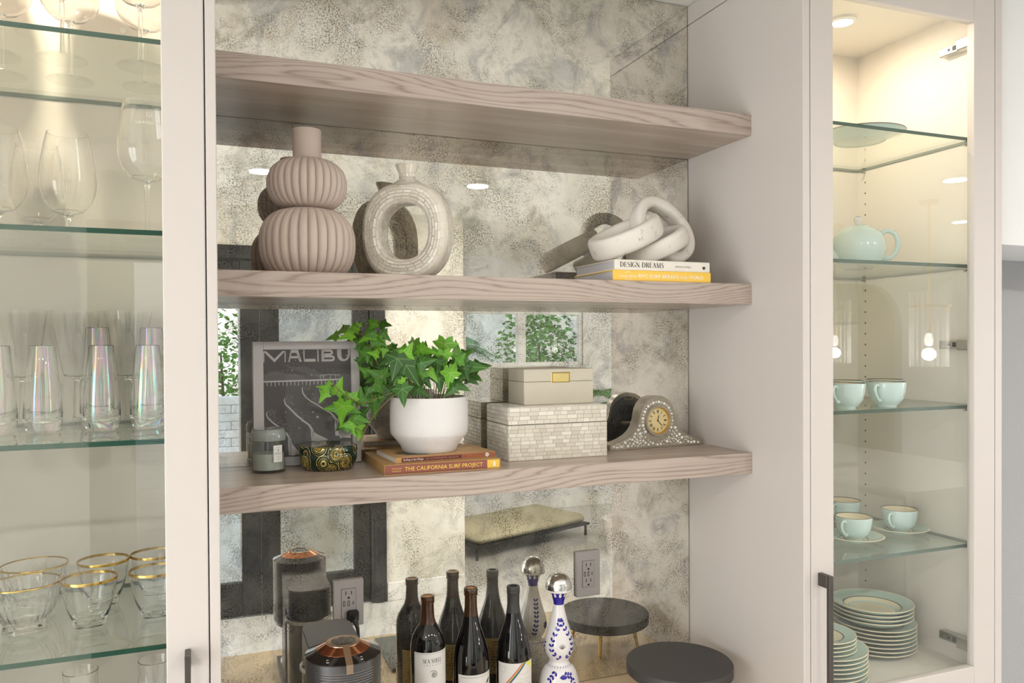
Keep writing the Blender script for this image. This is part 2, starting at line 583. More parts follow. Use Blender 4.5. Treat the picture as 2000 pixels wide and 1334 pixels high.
M_LEAF = [leaf_material('ivy_leaf_dark', srgb(52, 96, 36), srgb(72, 124, 46), srgb(136, 176, 104)),
          leaf_material('ivy_leaf_mid', srgb(78, 138, 42), srgb(98, 160, 48), srgb(150, 196, 104)),
          leaf_material('ivy_leaf_young', srgb(106, 176, 44), srgb(136, 202, 58), srgb(176, 220, 112))]
M_FROND = principled('palm_green', srgb(92, 132, 74), 0.5, noise=(4, 0.3))
M_SHRUB = principled('shrub_green', srgb(108, 156, 62), 0.5, noise=(9, 0.35))
M_BARK = principled('bark', srgb(130, 112, 92), 0.9)


def tin_material():
    """green, black and gold printed rings, like overlapping suns"""
    m, nt, out = new_mat('tin_printed_rings')
    L = nt.links.new
    tc = nt.nodes.new('ShaderNodeTexCoord')
    sp = nt.nodes.new('ShaderNodeSeparateXYZ')
    L(tc.outputs['Object'], sp.inputs[0])
    at = nt.nodes.new('ShaderNodeMath')
    at.operation = 'ARCTAN2'
    L(sp.outputs['Y'], at.inputs[0])
    L(sp.outputs['X'], at.inputs[1])
    ml = nt.nodes.new('ShaderNodeMath')
    ml.operation = 'MULTIPLY'
    ml.inputs[1].default_value = 0.066
    L(at.outputs[0], ml.inputs[0])
    cb = nt.nodes.new('ShaderNodeCombineXYZ')
    L(ml.outputs[0], cb.inputs[0])
    L(sp.outputs['Z'], cb.inputs[1])
    vo = nd(nt, 'ShaderNodeTexVoronoi', Scale=30.0)
    vo.inputs['Randomness'].default_value = 0.9
    L(cb.outputs[0], vo.inputs['Vector'])
    rp = nt.nodes.new('ShaderNodeValToRGB')
    rp.color_ramp.interpolation = 'CONSTANT'
    e = rp.color_ramp.elements
    K, G, T, Y = srgb(14, 18, 16), srgb(24, 60, 50), srgb(188, 152, 74), srgb(222, 206, 130)
    stops = [(0.0, K), (0.10, G), (0.15, Y), (0.20, K), (0.23, T), (0.30, K), (0.33, Y), (0.39, G), (0.44, T), (0.48, K), (0.51, G), (0.57, Y), (0.60, K), (0.66, G)]
    while len(e) < len(stops):
        e.new(0.5)
    for el, (p, c) in zip(e, stops):
        el.position, el.color = p, c
    L(vo.outputs['Distance'], rp.inputs[0])
    v2 = nd(nt, 'ShaderNodeTexVoronoi', Scale=230.0)
    L(cb.outputs[0], v2.inputs['Vector'])
    r2 = nt.nodes.new('ShaderNodeValToRGB')
    r2.color_ramp.elements[0].position, r2.color_ramp.elements[0].color = 0.25, (1.2, 1.15, 0.9, 1)
    r2.color_ramp.elements[1].position, r2.color_ramp.elements[1].color = 0.55, (0.45, 0.5, 0.45, 1)
    L(v2.outputs['Distance'], r2.inputs[0])
    mx = nt.nodes.new('ShaderNodeMix')
    mx.data_type = 'RGBA'
    mx.blend_type = 'MULTIPLY'
    mx.inputs['Factor'].default_value = 0.8
    L(rp.outputs[0], mx.inputs['A'])
    L(r2.outputs[0], mx.inputs['B'])
    b = nt.nodes.new('ShaderNodeBsdfPrincipled')
    b.inputs['Roughness'].default_value = 0.16
    b.inputs['Metallic'].default_value = 0.35
    b.inputs['Coat Weight'].default_value = 0.5
    L(mx.outputs['Result'], b.inputs['Base Color'])
    L(b.outputs[0], out.inputs[0])
    return m


M_TIN = tin_material()


def stone_knot_material():
    m, nt, out = new_mat('whitewashed_wood')
    L = nt.links.new
    tc = nt.nodes.new('ShaderNodeTexCoord')
    n1 = nd(nt, 'ShaderNodeTexNoise', Scale=34.0, Detail=6.0, Roughness=0.7)
    L(tc.outputs['Object'], n1.inputs['Vector'])
    rp = nt.nodes.new('ShaderNodeValToRGB')
    e = rp.color_ramp.elements
    e[0].position, e[0].color = 0.27, srgb(150, 132, 112)
    e[1].position, e[1].color = 0.40, srgb(226, 220, 212)
    L(n1.outputs['Fac'], rp.inputs[0])
    b = nt.nodes.new('ShaderNodeBsdfPrincipled')
    b.inputs['Roughness'].default_value = 0.7
    L(rp.outputs[0], b.inputs['Base Color'])
    bp = nd(nt, 'ShaderNodeBump', Strength=0.25, Distance=0.002)
    L(n1.outputs['Fac'], bp.inputs['Height'])
    L(bp.outputs['Normal'], b.inputs['Normal'])
    L(b.outputs[0], out.inputs[0])
    return m


M_KNOT = stone_knot_material()
M_CLOCK = principled('pewter_filigree', srgb(176, 168, 152), 0.35, metal=0.75, noise=(150, 0.35), bump=(260, 0.9))
M_CLOCKS = principled('pewter_plain', srgb(178, 170, 156), 0.3, metal=0.8)
M_BEAD = principled('rhinestone', srgb(240, 238, 234), 0.08, coat=0.6)
M_DIAL = principled('dial_champagne', srgb(226, 206, 150), 0.35)
M_DIALRIM = principled('dial_gold_rim', srgb(214, 170, 78), 0.25, metal=0.7)
M_SHAG = principled('clasp_gold', srgb(226, 208, 140), 0.3, metal=0.7, noise=(400, 0.3), bump=(500, 0.8))

# ------------------------------------------------------------------ mesh helpers


class MB:
    def __init__(self):
        self.v, self.f, self.mi = [], [], []

    def add(self, verts, faces, mi=0):
        n = len(self.v)
        self.v += [tuple(p) for p in verts]
        self.f += [tuple(i + n for i in fc) for fc in faces]
        self.mi += [mi] * len(faces)
        return self

    def box(self, x0, x1, y0, y1, z0, z1, b=0.0, mi=0):
        lo, hi = (x0, y0, z0), (x1, y1, z1)
        if b <= 0:
            vs_ = [(x, y, z) for x in (x0, x1) for y in (y0, y1) for z in (z0, z1)]
            return self.add(vs_, [(0, 1, 3, 2), (4, 6, 7, 5), (0, 4, 5, 1), (2, 3, 7, 6), (0, 2, 6, 4), (1, 5, 7, 3)], mi)
        b = min(b, 0.49 * min(x1 - x0, y1 - y0, z1 - z0))
        idx, vs_ = {}, []
        S = (0, 1)
        for sx in S:
            for sy in S:
                for sz in S:
                    for a in range(3):
                        p = []
                        for k, s in enumerate((sx, sy, sz)):
                            e = lo[k] if s == 0 else hi[k]
                            p.append(e if k == a else (e + b if s == 0 else e - b))
                        idx[(sx, sy, sz, a)] = len(vs_)
                        vs_.append(p)
        fs = []
        for a in range(3):
            o1, o2 = [k for k in range(3) if k != a]
            for s in S:
                q = []
                for (i, j) in ((0, 0), (0, 1), (1, 1), (1, 0)):
                    c = [0, 0, 0]
                    c[a], c[o1], c[o2] = s, i, j
                    q.append(idx[(*c, a)])
                fs.append(q)
        for a in range(3):                      # bevel strips along axis a
            o1, o2 = [k for k in range(3) if k != a]
            for i in S:
                for j in S:
                    c0, c1 = [0, 0, 0], [0, 0, 0]
                    c0[o1] = c1[o1] = i
                    c0[o2] = c1[o2] = j
                    c1[a] = 1
                    fs.append([idx[(*c0, o1)], idx[(*c0, o2)], idx[(*c1, o2)], idx[(*c1, o1)]])
        for sx in S:
            for sy in S:
                for sz in S:
                    fs.append([idx[(sx, sy, sz, a)] for a in range(3)])
        return self.add(vs_, fs, mi)

    def lathe(self, prof, n=48, c=(0, 0, 0), mi=0, rfun=None, a0=0.0, a1=2 * PI, mis=None):
        """prof: list of (r, z); r == 0 closes to a point"""
        full = abs(a1 - a0 - 2 * PI) < 1e-6
        cols = n if full else n + 1
        rows = []
        base = len(self.v)
        for (r, z) in prof:
            if r <= 1e-7:
                rows.append([len(self.v)])
                self.v.append((c[0], c[1], c[2] + z))
            else:
                row = []
                for i in range(cols):
                    a = a0 + (a1 - a0) * i / n
                    rr = rfun(r, z, a) if rfun else r
                    row.append(len(self.v))
                    self.v.append((c[0] + rr * math.cos(a), c[1] + rr * math.sin(a), c[2] + z))
                rows.append(row)
        for k in range(len(rows) - 1):
            A, B = rows[k], rows[k + 1]
            m_ = mis[k] if mis else mi
            for i in range(n):
                j = (i + 1) % cols if full else i + 1
                if len(A) == 1 and len(B) == 1:
                    continue
                if len(A) == 1:
                    self.f.append((A[0], B[j], B[i]))
                elif len(B) == 1:
                    self.f.append((A[i], A[j], B[0]))
                else:
                    self.f.append((A[i], A[j], B[j], B[i]))
                self.mi.append(m_)
        return self

    def tube(self, pts, r, n=8, mi=0, caps=True, closed=False):
        pts = [Vector(p) for p in pts]
        rs = r if isinstance(r, (list, tuple)) else [r] * len(pts)
        N = len(pts)
        t0 = (pts[1] - pts[0]).normalized()
        ref = Vector((0, 0, 1)) if abs(t0.z) < 0.9 else Vector((1, 0, 0))
        u = t0.cross(ref).normalized()
        base = len(self.v)
        for i, p in enumerate(pts):
            if closed:
                t = (pts[(i + 1) % N] - pts[i - 1]).normalized()
            else:
                t = (pts[min(i + 1, N - 1)] - pts[max(i - 1, 0)]).normalized()
            u = (u - t * u.dot(t)).normalized()
            w = t.cross(u)
            for k in range(n):
                a = 2 * PI * k / n
                self.v.append(tuple(p + (u * math.cos(a) + w * math.sin(a)) * rs[i]))
        M_ = N if closed else N - 1
        for i in range(M_):
            for k in range(n):
                a, b_ = base + i * n + k, base + i * n + (k + 1) % n
                c_, d = base + ((i + 1) % N) * n + (k + 1) % n, base + ((i + 1) % N) * n + k
                self.f.append((a, b_, c_, d))
                self.mi.append(mi)
        if caps and not closed:
            self.f.append(tuple(base + k for k in reversed(range(n))))
            self.f.append(tuple(base + (N - 1) * n + k for k in range(n)))
            self.mi += [mi, mi]
        return self

    def prism(self, outline, y0, y1, mi=0, axis='y', bev=0.0):
        """outline in (x, z), extruded along y (or in (x, y), extruded along z)"""
        n = len(outline)

        def P(p, d):
            return (p[0], d, p[1]) if axis == 'y' else (p[0], p[1], d)
        rings = [[P(p, y0) for p in outline], [P(p, y1) for p in outline]]
        vs_ = rings[0] + rings[1]
        fs = [tuple(range(n)), tuple(n + i for i in reversed(range(n)))]
        for i in range(n):
            j = (i + 1) % n
            fs.append((i, n + i, n + j, j))
        return self.add(vs_, fs, mi)

    def strip(self, pts, ws, y, mi=0):
        """flat ribbon in the x-z plane at depth y, ws = half widths"""
        n = len(pts)
        if not isinstance(ws, (list, tuple)):
            ws = [ws] * n
        L_, R_ = [], []
        for i, (x, z) in enumerate(pts):
            a, b_ = pts[max(i - 1, 0)], pts[min(i + 1, n - 1)]
            dx, dz = b_[0] - a[0], b_[1] - a[1]
            l = math.hypot(dx, dz) or 1
            nx, nz = -dz / l, dx / l
            L_.append((x + nx * ws[i], y, z + nz * ws[i]))
            R_.append((x - nx * ws[i], y, z - nz * ws[i]))
        return self.add(L_ + R_, [(i, i + 1, n + i + 1, n + i) for i in range(n - 1)], mi)

    def mapped(self, fn):
        self.v = [tuple(fn(*p)) for p in self.v]
        return self

    def mesh(self, name, mats, smooth=35, recalc=True):
        me = bpy.data.meshes.new(name)
        me.from_pydata(self.v, [], self.f)
        for m in (mats if isinstance(mats, (list, tuple)) else [mats]):
            me.materials.append(m)
        if any(self.mi):
            me.polygons.foreach_set('material_index', self.mi)
        if recalc:
            bm = bmesh.new()
            bm.from_mesh(me)
            bmesh.ops.recalc_face_normals(bm, faces=bm.faces)
            bm.to_mesh(me)
            bm.free()
        if smooth:
            me.polygons.foreach_set('use_smooth', [True] * len(me.polygons))
            me.set_sharp_from_angle(angle=math.radians(smooth))
        me.update()
        return me

    def build(self, name, mats, parent=None, smooth=35, label=None, recalc=True):
        o = bpy.data.objects.new(name, self.mesh(name, mats, smooth, recalc))
        col.objects.link(o)
        if parent:
            o.parent = parent
        if label:
            o['label'] = label
        return o


def tag(o, label, cat, group=None):
    o['label'], o['category'] = label, cat
    if group:
        o['group'] = group
    return o


def struct(o):
    o['kind'] = 'structure'
    return o


def stuff(o):
    o['kind'] = 'stuff'
    return o


def thing(name, label, cat, loc=(0, 0, 0), rz=0.0, group=None):
    o = bpy.data.objects.new(name, None)
    col.objects.link(o)
    o.empty_display_size = 0.02
    o.location = loc
    o.rotation_euler = (0, 0, rz)
    return tag(o, label, cat, group)


KIDS = {}


def dup(root, loc, rz=None, label=None):
    r = root.copy()
    col.objects.link(r)
    r.location = loc
    if rz is not None:
        r.rotation_euler = (0, 0, rz)
    if label:
        r['label'] = label
    for ch in list(root.children):
        c = ch.copy()
        col.objects.link(c)
        c.parent = r
        for g in ch.children:
            d = g.copy()
            col.objects.link(d)
            d.parent = c
    return r


# ------------------------------------------------------------------ lettering
def arc(cx, cy, rx, ry, a0, a1, n=10):
    return [(cx + rx * math.cos(math.radians(a0 + (a1 - a0) * i / n)), cy + ry * math.sin(math.radians(a0 + (a1 - a0) * i / n))) for i in range(n + 1)]


def serif_glyph(ch):
    """strokes (points, half widths) in a unit-high cell; returns (advance, strokes)"""
    V, T = 0.085, 0.022

    def stem(x, w=V):
        return ([(x, 0), (x, 1)], w)

    def ser(x, y, w=0.15):
        return ([(x - w, y), (x + w, y)], T)
    bowl = [T, V * .5, V * .9, V, V * .9, V * .5, T]
    if ch == 'D':
        return 0.86, [stem(.17), ([(.05, .98), (.35, .98)], T), ([(.05, .02), (.35, .02)], T), (arc(.33, .5, .40, .48, 90, -90, 6), bowl)]
    if ch == 'E':
        return 0.72, [stem(.17), ([(.05, .98), (.62, .98)], T), ([(.05, .02), (.64, .02)], T), ([(.2, .52), (.5, .52)], T), ([(.62, .98), (.62, .8)], T), ([(.64, .02), (.64, .22)], T), ([(.5, .42), (.5, .62)], T)]
    if ch == 'S':
        p = [(.55, .8), (.5, .95), (.33, .98), (.16, .9), (.14, .73), (.3, .57), (.48, .44), (.57, .26), (.46, .07), (.28, .02), (.12, .08), (.08, .24)]
        return 0.68, [(p, [T, T, T, V * .6, V * .8, V, V, V * .8, V * .6, T, T, T])]
    if ch == 'I':
        return 0.38, [stem(.19), ser(.19, .98), ser(.19, .02)]
    if ch == 'G':
        return 0.86, [(arc(.45, .5, .36, .49, 50, 310, 12), [T, T, T, V * .5, V * .8, V, V, V, V * .8, V * .5, T, T, T]), ([(.7, .06), (.7, .42)], V), ser(.7, .42), ([(.7, .97), (.7, .75)], T)]
    if ch == 'N':
        return 0.88, [([(.15, 0), (.15, .98)], T), ([(.12, .98), (.72, .02)], V), ([(.73, 0), (.73, .98)], T), ser(.15, .02, .12), ser(.73, .98, .12), ([(.02, .98), (.2, .98)], T)]
    if ch == 'R':
        return 0.82, [stem(.17), ([(.05, .98), (.35, .98)], T), ser(.17, .02), (arc(.33, .74, .27, .24, 90, -90, 6), bowl), ([(.3, .5), (.42, .48), (.72, .02)], [T, V, V])]
    if ch == 'A':
        return 0.86, [([(.12, .02), (.43, .98)], T), ([(.40, .98), (.72, .02)], V), ([(.22, .34), (.6, .34)], T), ser(.12, .02, .11), ser(.72, .02, .13)]
    if ch == 'M':
        return 1.06, [([(.14, .02), (.18, .98)], T), ([(.17, .98), (.5, .05)], V), ([(.5, .05), (.82, .98)], T), ([(.86, .98), (.88, .02)], V), ser(.14, .02, .11), ser(.88, .02, .14)]
    if ch == 'H':
        return 0.9, [stem(.17, .06), stem(.72, .06), ([(.17, .5), (.72, .5)], T), ser(.17, .98), ser(.17, .02), ser(.72, .98), ser(.72, .02)]
    if ch == 'L':
        return 0.68, [stem(.17, .07), ser(.17, .98), ([(.05, .02), (.6, .02)], T), ([(.6, .02), (.6, .25)], T)]
    if ch == 'C':
        return 0.8, [(arc(.45, .5, .36, .49, 50, 310, 12), [T, T, T, V * .5, V * .8, V, V, V, V * .8, V * .5, T, T, T])]
    return 0.42, []


def serif_mb(s):
    """text as flat strokes in x-z, height 1; returns (MB, width)"""
    b, x = MB(), 0.0
    for ch in s:
        adv, strokes = serif_glyph(ch)
        for pts, w in strokes:
            b.strip([(x + p[0], p[1]) for p in pts], w, 0.0)
        x += adv
    return b, x


def text_mb(s):
    """built-in font as a flat mesh in x-z, normalised to a unit cap height; returns (MB, width)"""
    cu = bpy.data.curves.new('text_tmp', 'FONT')
    cu.body = s
    cu.resolution_u = 2
    o = bpy.data.objects.new('text_tmp', cu)
    me = bpy.data.meshes.new_from_object(o)
    b = MB()
    xs = [v.co.x for v in me.vertices]
    x0 = min(xs)
    ref = 0.69
    b.add([((v.co.x - x0) / ref, 0, v.co.y / ref) for v in me.vertices], [tuple(p.vertices) for p in me.polygons])
    w = (max(xs) - x0) / ref
    bpy.data.objects.remove(o)
    bpy.data.meshes.remove(me)
    bpy.data.curves.remove(cu)
    return b, w


def lettering(s, name, m, parent, fn, x, z, w, h, serif=False):
    """text fitted to width w and cap height h; fn maps (x, z) on the label to a 3-D point"""
    b, tw = serif_mb(s) if serif else text_mb(s)
    b.mapped(lambda px, py, pz: fn(x + px / tw * w, z + pz * h))
    return b.build(name, m, parent, smooth=0, recalc=False)


def front(y):
    return lambda x, z: (x, y, z)


def around(cx, cy, r, a0=-PI / 2):
    """x measured as arc length from direction a0, seen from outside"""
    return lambda x, z: (cx + r * math.cos(a0 + x / r), cy + r * math.sin(a0 + x / r), z)


def rrect(x0, x1, z0, z1, r, n=4):
    p = []
    for cx, cz, a in ((x1 - r, z0 + r, -90), (x1 - r, z1 - r, 0), (x0 + r, z1 - r, 90), (x0 + r, z0 + r, 180)):
        p += arc(cx, cz, r, r, a, a + 90, n)
    return p


def disc_pts(cx, cz, r, n=24):
    return [(cx + r * math.cos(2 * PI * i / n), cz + r * math.sin(2 * PI * i / n)) for i in range(n)]

# ================================================================== ROOM
XL, XR, YB, YF = -2.60, 8.60, 1.865, -4.20        # left wall, right wall, wall behind the cabinets, far wall
CEIL = 2.725
DOORY, SIDEX = -1.79, 1.774                        # French door wall, corner of the passage

struct(MB().box(XL - .1, XR + .1, DOORY - .1, 1.95, -.06, 0).box(SIDEX - .1, XR + .1, YF - .1, DOORY - .1, -.06, 0).build('floor', M_FLOOR, smooth=0))
struct(MB().box(XL - .1, XR + .1, DOORY - .1, 1.95, CEIL, CEIL + .06).box(SIDEX - .1, XR + .1, YF - .1, DOORY - .1, CEIL, CEIL + .06).build('ceiling', M_CEIL, smooth=0))
struct(MB().box(XL - .1, 1.9, YB, 1.95, 0, CEIL).build('wall_back', M_WALL, smooth=0))
struct(MB().box(1.8795, 2.75, 1.43, 1.709, 2.048, CEIL).build('wall_header', M_WALLW, smooth=0))
struct(MB().box(1.8795, 2.75, 1.709, 1.80, 0, 2.048).build('wall_recess', M_WALLG, smooth=0))
struct(MB().box(2.75, XR, 1.43, 1.55, 0, CEIL).build('wall_right_front', M_WALLW, smooth=0))
w = MB()
w.box(XL - .1, XL, YF, 1.865, 0, .12).box(XL - .1, XL, YF, 1.865, 2.38, CEIL)
w.box(XL - .1, XL, DOORY, -1.45, .12, 2.38).box(XL - .1, XL, .95, 1.865, .12, 2.38)
struct(w.build('wall_left', M_WALL, smooth=0))
w = MB()
w.box(XL, -.55, DOORY - .1, DOORY, 0, CEIL).box(1.195, SIDEX, DOORY - .1, DOORY, 0, CEIL).box(-.55, 1.195, DOORY - .1, DOORY, 2.46, CEIL)
struct(w.build('wall_rear', M_WALL, smooth=0))
struct(MB().box(SIDEX - .1, SIDEX, YF, DOORY - .1, 0, CEIL).build('wall_passage', M_WALL, smooth=0))
w = MB()
WX0, WX1, WZ0, WZ1 = 2.54, 3.945, 1.56, 2.17
w.box(SIDEX - .1, WX0, YF - .1, YF, 0, CEIL).box(WX0, WX1, YF - .1, YF, 0, WZ0).box(WX0, WX1, YF - .1, YF, WZ1, CEIL)
w.box(WX1, 5.4, YF - .1, YF, 0, CEIL).box(7.7, XR, YF - .1, YF, 0, CEIL)
arch = [(5.4, 2.0)] + arc(5.9, 1.98, .5, .5, 180, 90, 8) + arc(7.2, 1.98, .5, .5, 90, 0, 8) + [(7.7, CEIL), (5.4, CEIL)]
w.prism(arch, YF - .1, YF)
struct(w.build('wall_far', M_WALLW, smooth=0))
w = MB().box(5.2, 7.9, YF - .95, YF - .9, 0, CEIL).box(5.2, 5.4, YF - .9, YF - .1, 0, CEIL).box(7.7, 7.9, YF - .9, YF - .1, 0, CEIL)
w.box(5.2, 7.9, YF - .95, YF - .1, -.05, 0).box(5.2, 7.9, YF - .95, YF - .1, CEIL, CEIL + .05)
struct(w.build('wall_alcove', principled('alcove_paint', srgb(180, 168, 146), .8), smooth=0))
w = MB()
w.box(XR, XR + .1, YF, 1.43, 0, .3).box(XR, XR + .1, YF, 1.43, 2.3, CEIL).box(XR, XR + .1, YF, -2.75, .3, 2.3).box(XR, XR + .1, .35, 1.43, .3, 2.3)
struct(w.build('wall_right', M_WALLW, smooth=0))
struct(MB().box(1.2, SIDEX - .0, DOORY, DOORY + .015, 0, .13, .004).build('baseboard_rear', M_WHITETRIM, smooth=0))
struct(MB().box(SIDEX, 5.4, YF, YF + .015, 0, .13, .004).build('baseboard_far', M_WHITETRIM, smooth=0))


def window(name, axis, a0, a1, z0, z1, d0, d1, mull, fr=.05):
    """frame and panes in a wall opening; axis 'x': wall runs along x, depth y d0..d1; axis 'y' the other way"""
    root = bpy.data.objects.new(name, None)
    col.objects.link(root)
    struct(root)

    def B(mb, p0, p1, q0, q1, r0, r1):
        return mb.box(p0, p1, r0, r1, q0, q1, .003) if axis == 'x' else mb.box(r0, r1, p0, p1, q0, q1, .003)
    f = MB()
    B(f, a0, a0 + fr, z0, z1, d0, d1)
    B(f, a1 - fr, a1, z0, z1, d0, d1)
    B(f, a0 + fr, a1 - fr, z0, z0 + fr, d0, d1)
    B(f, a0 + fr, a1 - fr, z1 - fr, z1, d0, d1)
    f.build('window_frame', M_WHITETRIM, root, 0)
    xs = [a0 + fr] + [m for m in mull for _ in (0, 1)] + [a1 - fr]
    for m_ in mull:
        B(MB(), m_ - .05, m_ + .05, z0 + fr, z1 - fr, d0, d1).build('mullion', M_WHITETRIM, root, 0)
    edges = [a0 + fr] + [v for m_ in mull for v in (m_ - .05, m_ + .05)] + [a1 - fr]
    dm = (d0 + d1) / 2
    for i in range(0, len(edges), 2):
        B(MB(), edges[i], edges[i + 1], z0 + fr, z1 - fr, dm - .003, dm + .003).build('window_pane', M_PANE, root, 0)
    return root


window('window_1', 'y', -1.45, .95, .12, 2.38, XL - .08, XL - .02, [-.25])
window('window_2', 'x', WX0, WX1, WZ0, WZ1, YF - .08, YF - .02, [3.215], .045)
window('added_window_3', 'y', -2.75, .35, .3, 2.3, XR + .02, XR + .08, [-1.7, -.7])  # unseen window, added to bring in light from the right

# French doors with dark frames, seen in the mirror
door = bpy.data.objects.new('door_1', None)
col.objects.link(door)
struct(door)
j = MB().box(1.09, 1.195, DOORY - .1, DOORY + .02, 0, 2.46, .004).box(-.55, -.45, DOORY - .1, DOORY + .02, 0, 2.46, .004).box(-.45, 1.09, DOORY - .1, DOORY + .02, 2.37, 2.46, .004)
j.box(1.115, 1.17, DOORY + .02, DOORY + .03, 0, 2.46, .003)
j.build('door_frame', M_BLACKWOOD, door, 0)
for x0, x1 in ((-.45, .357), (.360, 1.088)):
    l = MB()
    s0, s1 = (.115, .122) if x0 < 0 else (.122, .115)
    l.box(x0, x0 + s0, DOORY - .06, DOORY - .015, .01, 2.365, .004).box(x1 - s1, x1, DOORY - .06, DOORY - .015, .01, 2.365, .004)
    l.box(x0 + s0, x1 - s1, DOORY - .06, DOORY - .015, .01, .235, .004).box(x0 + s0, x1 - s1, DOORY - .06, DOORY - .015, 2.25, 2.365, .004)
    lf = l.build('door_leaf', M_BLACKWOOD, door, 0)
    MB().box(x0 + s0, x1 - s1, DOORY - .04, DOORY - .034, .235, 2.25).build('door_pane', M_PANE, lf, 0)

# garden and patio outside
struct(MB().box(-9, 12, -12, YF - 1.0, -.12, -.06).box(-9, SIDEX - .1, YF - 1.0, DOORY - .1, -.12, -.06).build('ground', M_GROUND, smooth=0))
struct(MB().box(.29, SIDEX - .1, -3.55, -3.45, -.1, 2.9).build('wall_patio', M_WALL, smooth=0))
gw = struct(MB().box(-6, 1.6, -6.2, -6.0, -.1, .06).build('wall_garden', M_BLOCK, smooth=0))
bl = MB().box(-.149, .149, -.1, .1, 0, .092, .006).mesh('garden_block', M_BLOCK, 0)
for r in range(12):
    for c in range(8):
        o = bpy.data.objects.new('block', bl)
        col.objects.link(o)
        o.parent = gw
        o.location = (-.75 + c * .302 + (r % 2) * .151, -6.1, .062 + r * .096)
struct(MB().box(1.9, 12, -8.2, -8.0, -.1, 3.4).build('wall_fence', M_PLASTER, smooth=0))


def palm(name, label, loc, h, nf, L, seed, pot=False, group=None):
    rnd = random.Random(seed)
    t = thing(name, label, 'plant', loc)
    if pot:
        MB().lathe([(0, 0), (.13, 0), (.17, .3), (.155, .3), (.15, .27), (0, .27)], 32).build('pot', M_WHITE, t)
    MB().tube([(0, 0 if not pot else .27, 0) if False else (0, 0, .0 if not pot else .26), (.02, .01, h * .5), (0, 0, h)], [.09, .075, .06] if not pot else [.03, .025, .02], 10).build('trunk', M_BARK, t)
    for k in range(nf):
        a = 2 * PI * k / nf + rnd.uniform(-.2, .2)
        el = rnd.uniform(-.2, 1.3)
        b = MB()
        spine = []
        for i in range(9):
            s = i / 8
            r_ = L * s * math.cos(el * (1 - .3 * s))
            z_ = h + L * (s * math.sin(el) - .75 * s * s)
            spine.append(Vector((r_ * math.cos(a), r_ * math.sin(a), z_)))
        b.tube(spine, [.010 * (1 - .8 * i / 8) for i in range(9)], 5)
        side = Vector((-math.sin(a), math.cos(a), 0))
        for i in range(1, 34):
            s = i / 34 * 8
            q = int(s)
            p = spine[q].lerp(spine[min(q + 1, 8)], s - q)
            dirv = (spine[min(q + 1, 8)] - spine[q]).normalized()
            l_ = L * .34 * math.sin(PI * min(1, .12 + i / 40))
            for sg in (-1, 1):
                e = p + (side * sg * .8 + dirv * .6 - Vector((0, 0, .35))) * l_
                wv = dirv * .012
                b.add([p - wv, p + wv, e], [(0, 1, 2)])
        b.build('frond', M_FROND, t, 0, recalc=False)
    return t


palm('garden_palm', 'spiky green palm outside the small far window, seen in the mirror', (3.0, -6.3, -.06), 1.75, 16, .75, 3)
palm('potted_palm', 'green potted palm with drooping fronds, reflected at the mirror\'s right', (3.36, -2.3, 0), 1.25, 11, .62, 8, True)


def shrub(name, label, loc, h, r, n, seed):
    rnd = random.Random(seed)
    t = thing(name, label, 'shrub', loc)
    MB().tube([(0, 0, 0), (.03, 0, h * .5), (0, .02, h * .8)], [.03, .02, .012], 8).build('trunk', M_BARK, t)
    b = MB()
    for k in range(n):
        u, v_, q = rnd.uniform(-1, 1), rnd.uniform(0, 2 * PI), rnd.random() ** .4
        s = math.sqrt(1 - u * u)
        p = Vector((r * q * s * math.cos(v_), r * q * s * math.sin(v_), h * .68 + h * .42 * q * u))
        d = Vector((rnd.uniform(-1, 1), rnd.uniform(-1, 1), rnd.uniform(-.7, .5))).normalized()
        e = d.cross(Vector((rnd.uniform(-1, 1), rnd.uniform(-1, 1), 1))).normalized()
        l_, w_ = rnd.uniform(.06, .11), .03
        b.add([p, p + d * l_ * .5 + e * w_, p + d * l_, p + d * l_ * .5 - e * w_], [(0, 1, 2, 3)])
    stuff(b.build('foliage', M_SHRUB, t, 0, recalc=False))
    return t


shrub('garden_shrub', 'leafy light green shrub outside the small far window, seen in the mirror', (4.35, -6.4, -.06), 2.3, .62, 2200, 5)
shrub('patio_shrub', 'bushy shrub beyond the left door pane, behind the white block wall', (.22, -6.9, -.06), 2.2, .7, 1200, 9)

# low cushioned bench in the far part of the room
t = thing('lounge_bench', 'low cushioned bench with thin dark metal frame, reflected in the mirror', 'bench', (2.72, -3.1, 0), math.radians(-20))
MB().box(-.75, .55, -.35, .35, .125, .205, .035).build('cushion', M_CUSH, t, 50)
MB().box(-.78, .58, -.36, .36, .10, .120, .004).build('frame', M_BLACK, t, 0)
for sx in (-.76, .55):
    for sy in (-.33, .33):
        MB().tube([(sx, sy, 0), (sx, sy, .10)], .012, 8).build('leg', M_BLACK, t)

# white island under the pendant lights
t = thing('kitchen_island', 'white kitchen island with pale worktop, reflected in the right cabinet door', 'island', (4.55, -1.65, 0))
MB().box(-.6, .6, -.95, .95, 0, .874, .004).build('body', M_WHITETRIM, t, 0)
MB().box(-.64, .64, -.99, .99, .876, .914, .004).build('worktop', M_WHITE, t, 0)
for yy in (-.62, 0, .62):
    dr = MB().box(-.618, -.6, yy - .29, yy + .29, .12, .84, .003).build('door', M_WHITETRIM, t, 0)
    MB().box(-.64, -.618, yy - .26, yy - .245, .55, .75, .003).build('handle', M_STEEL, dr, 0)

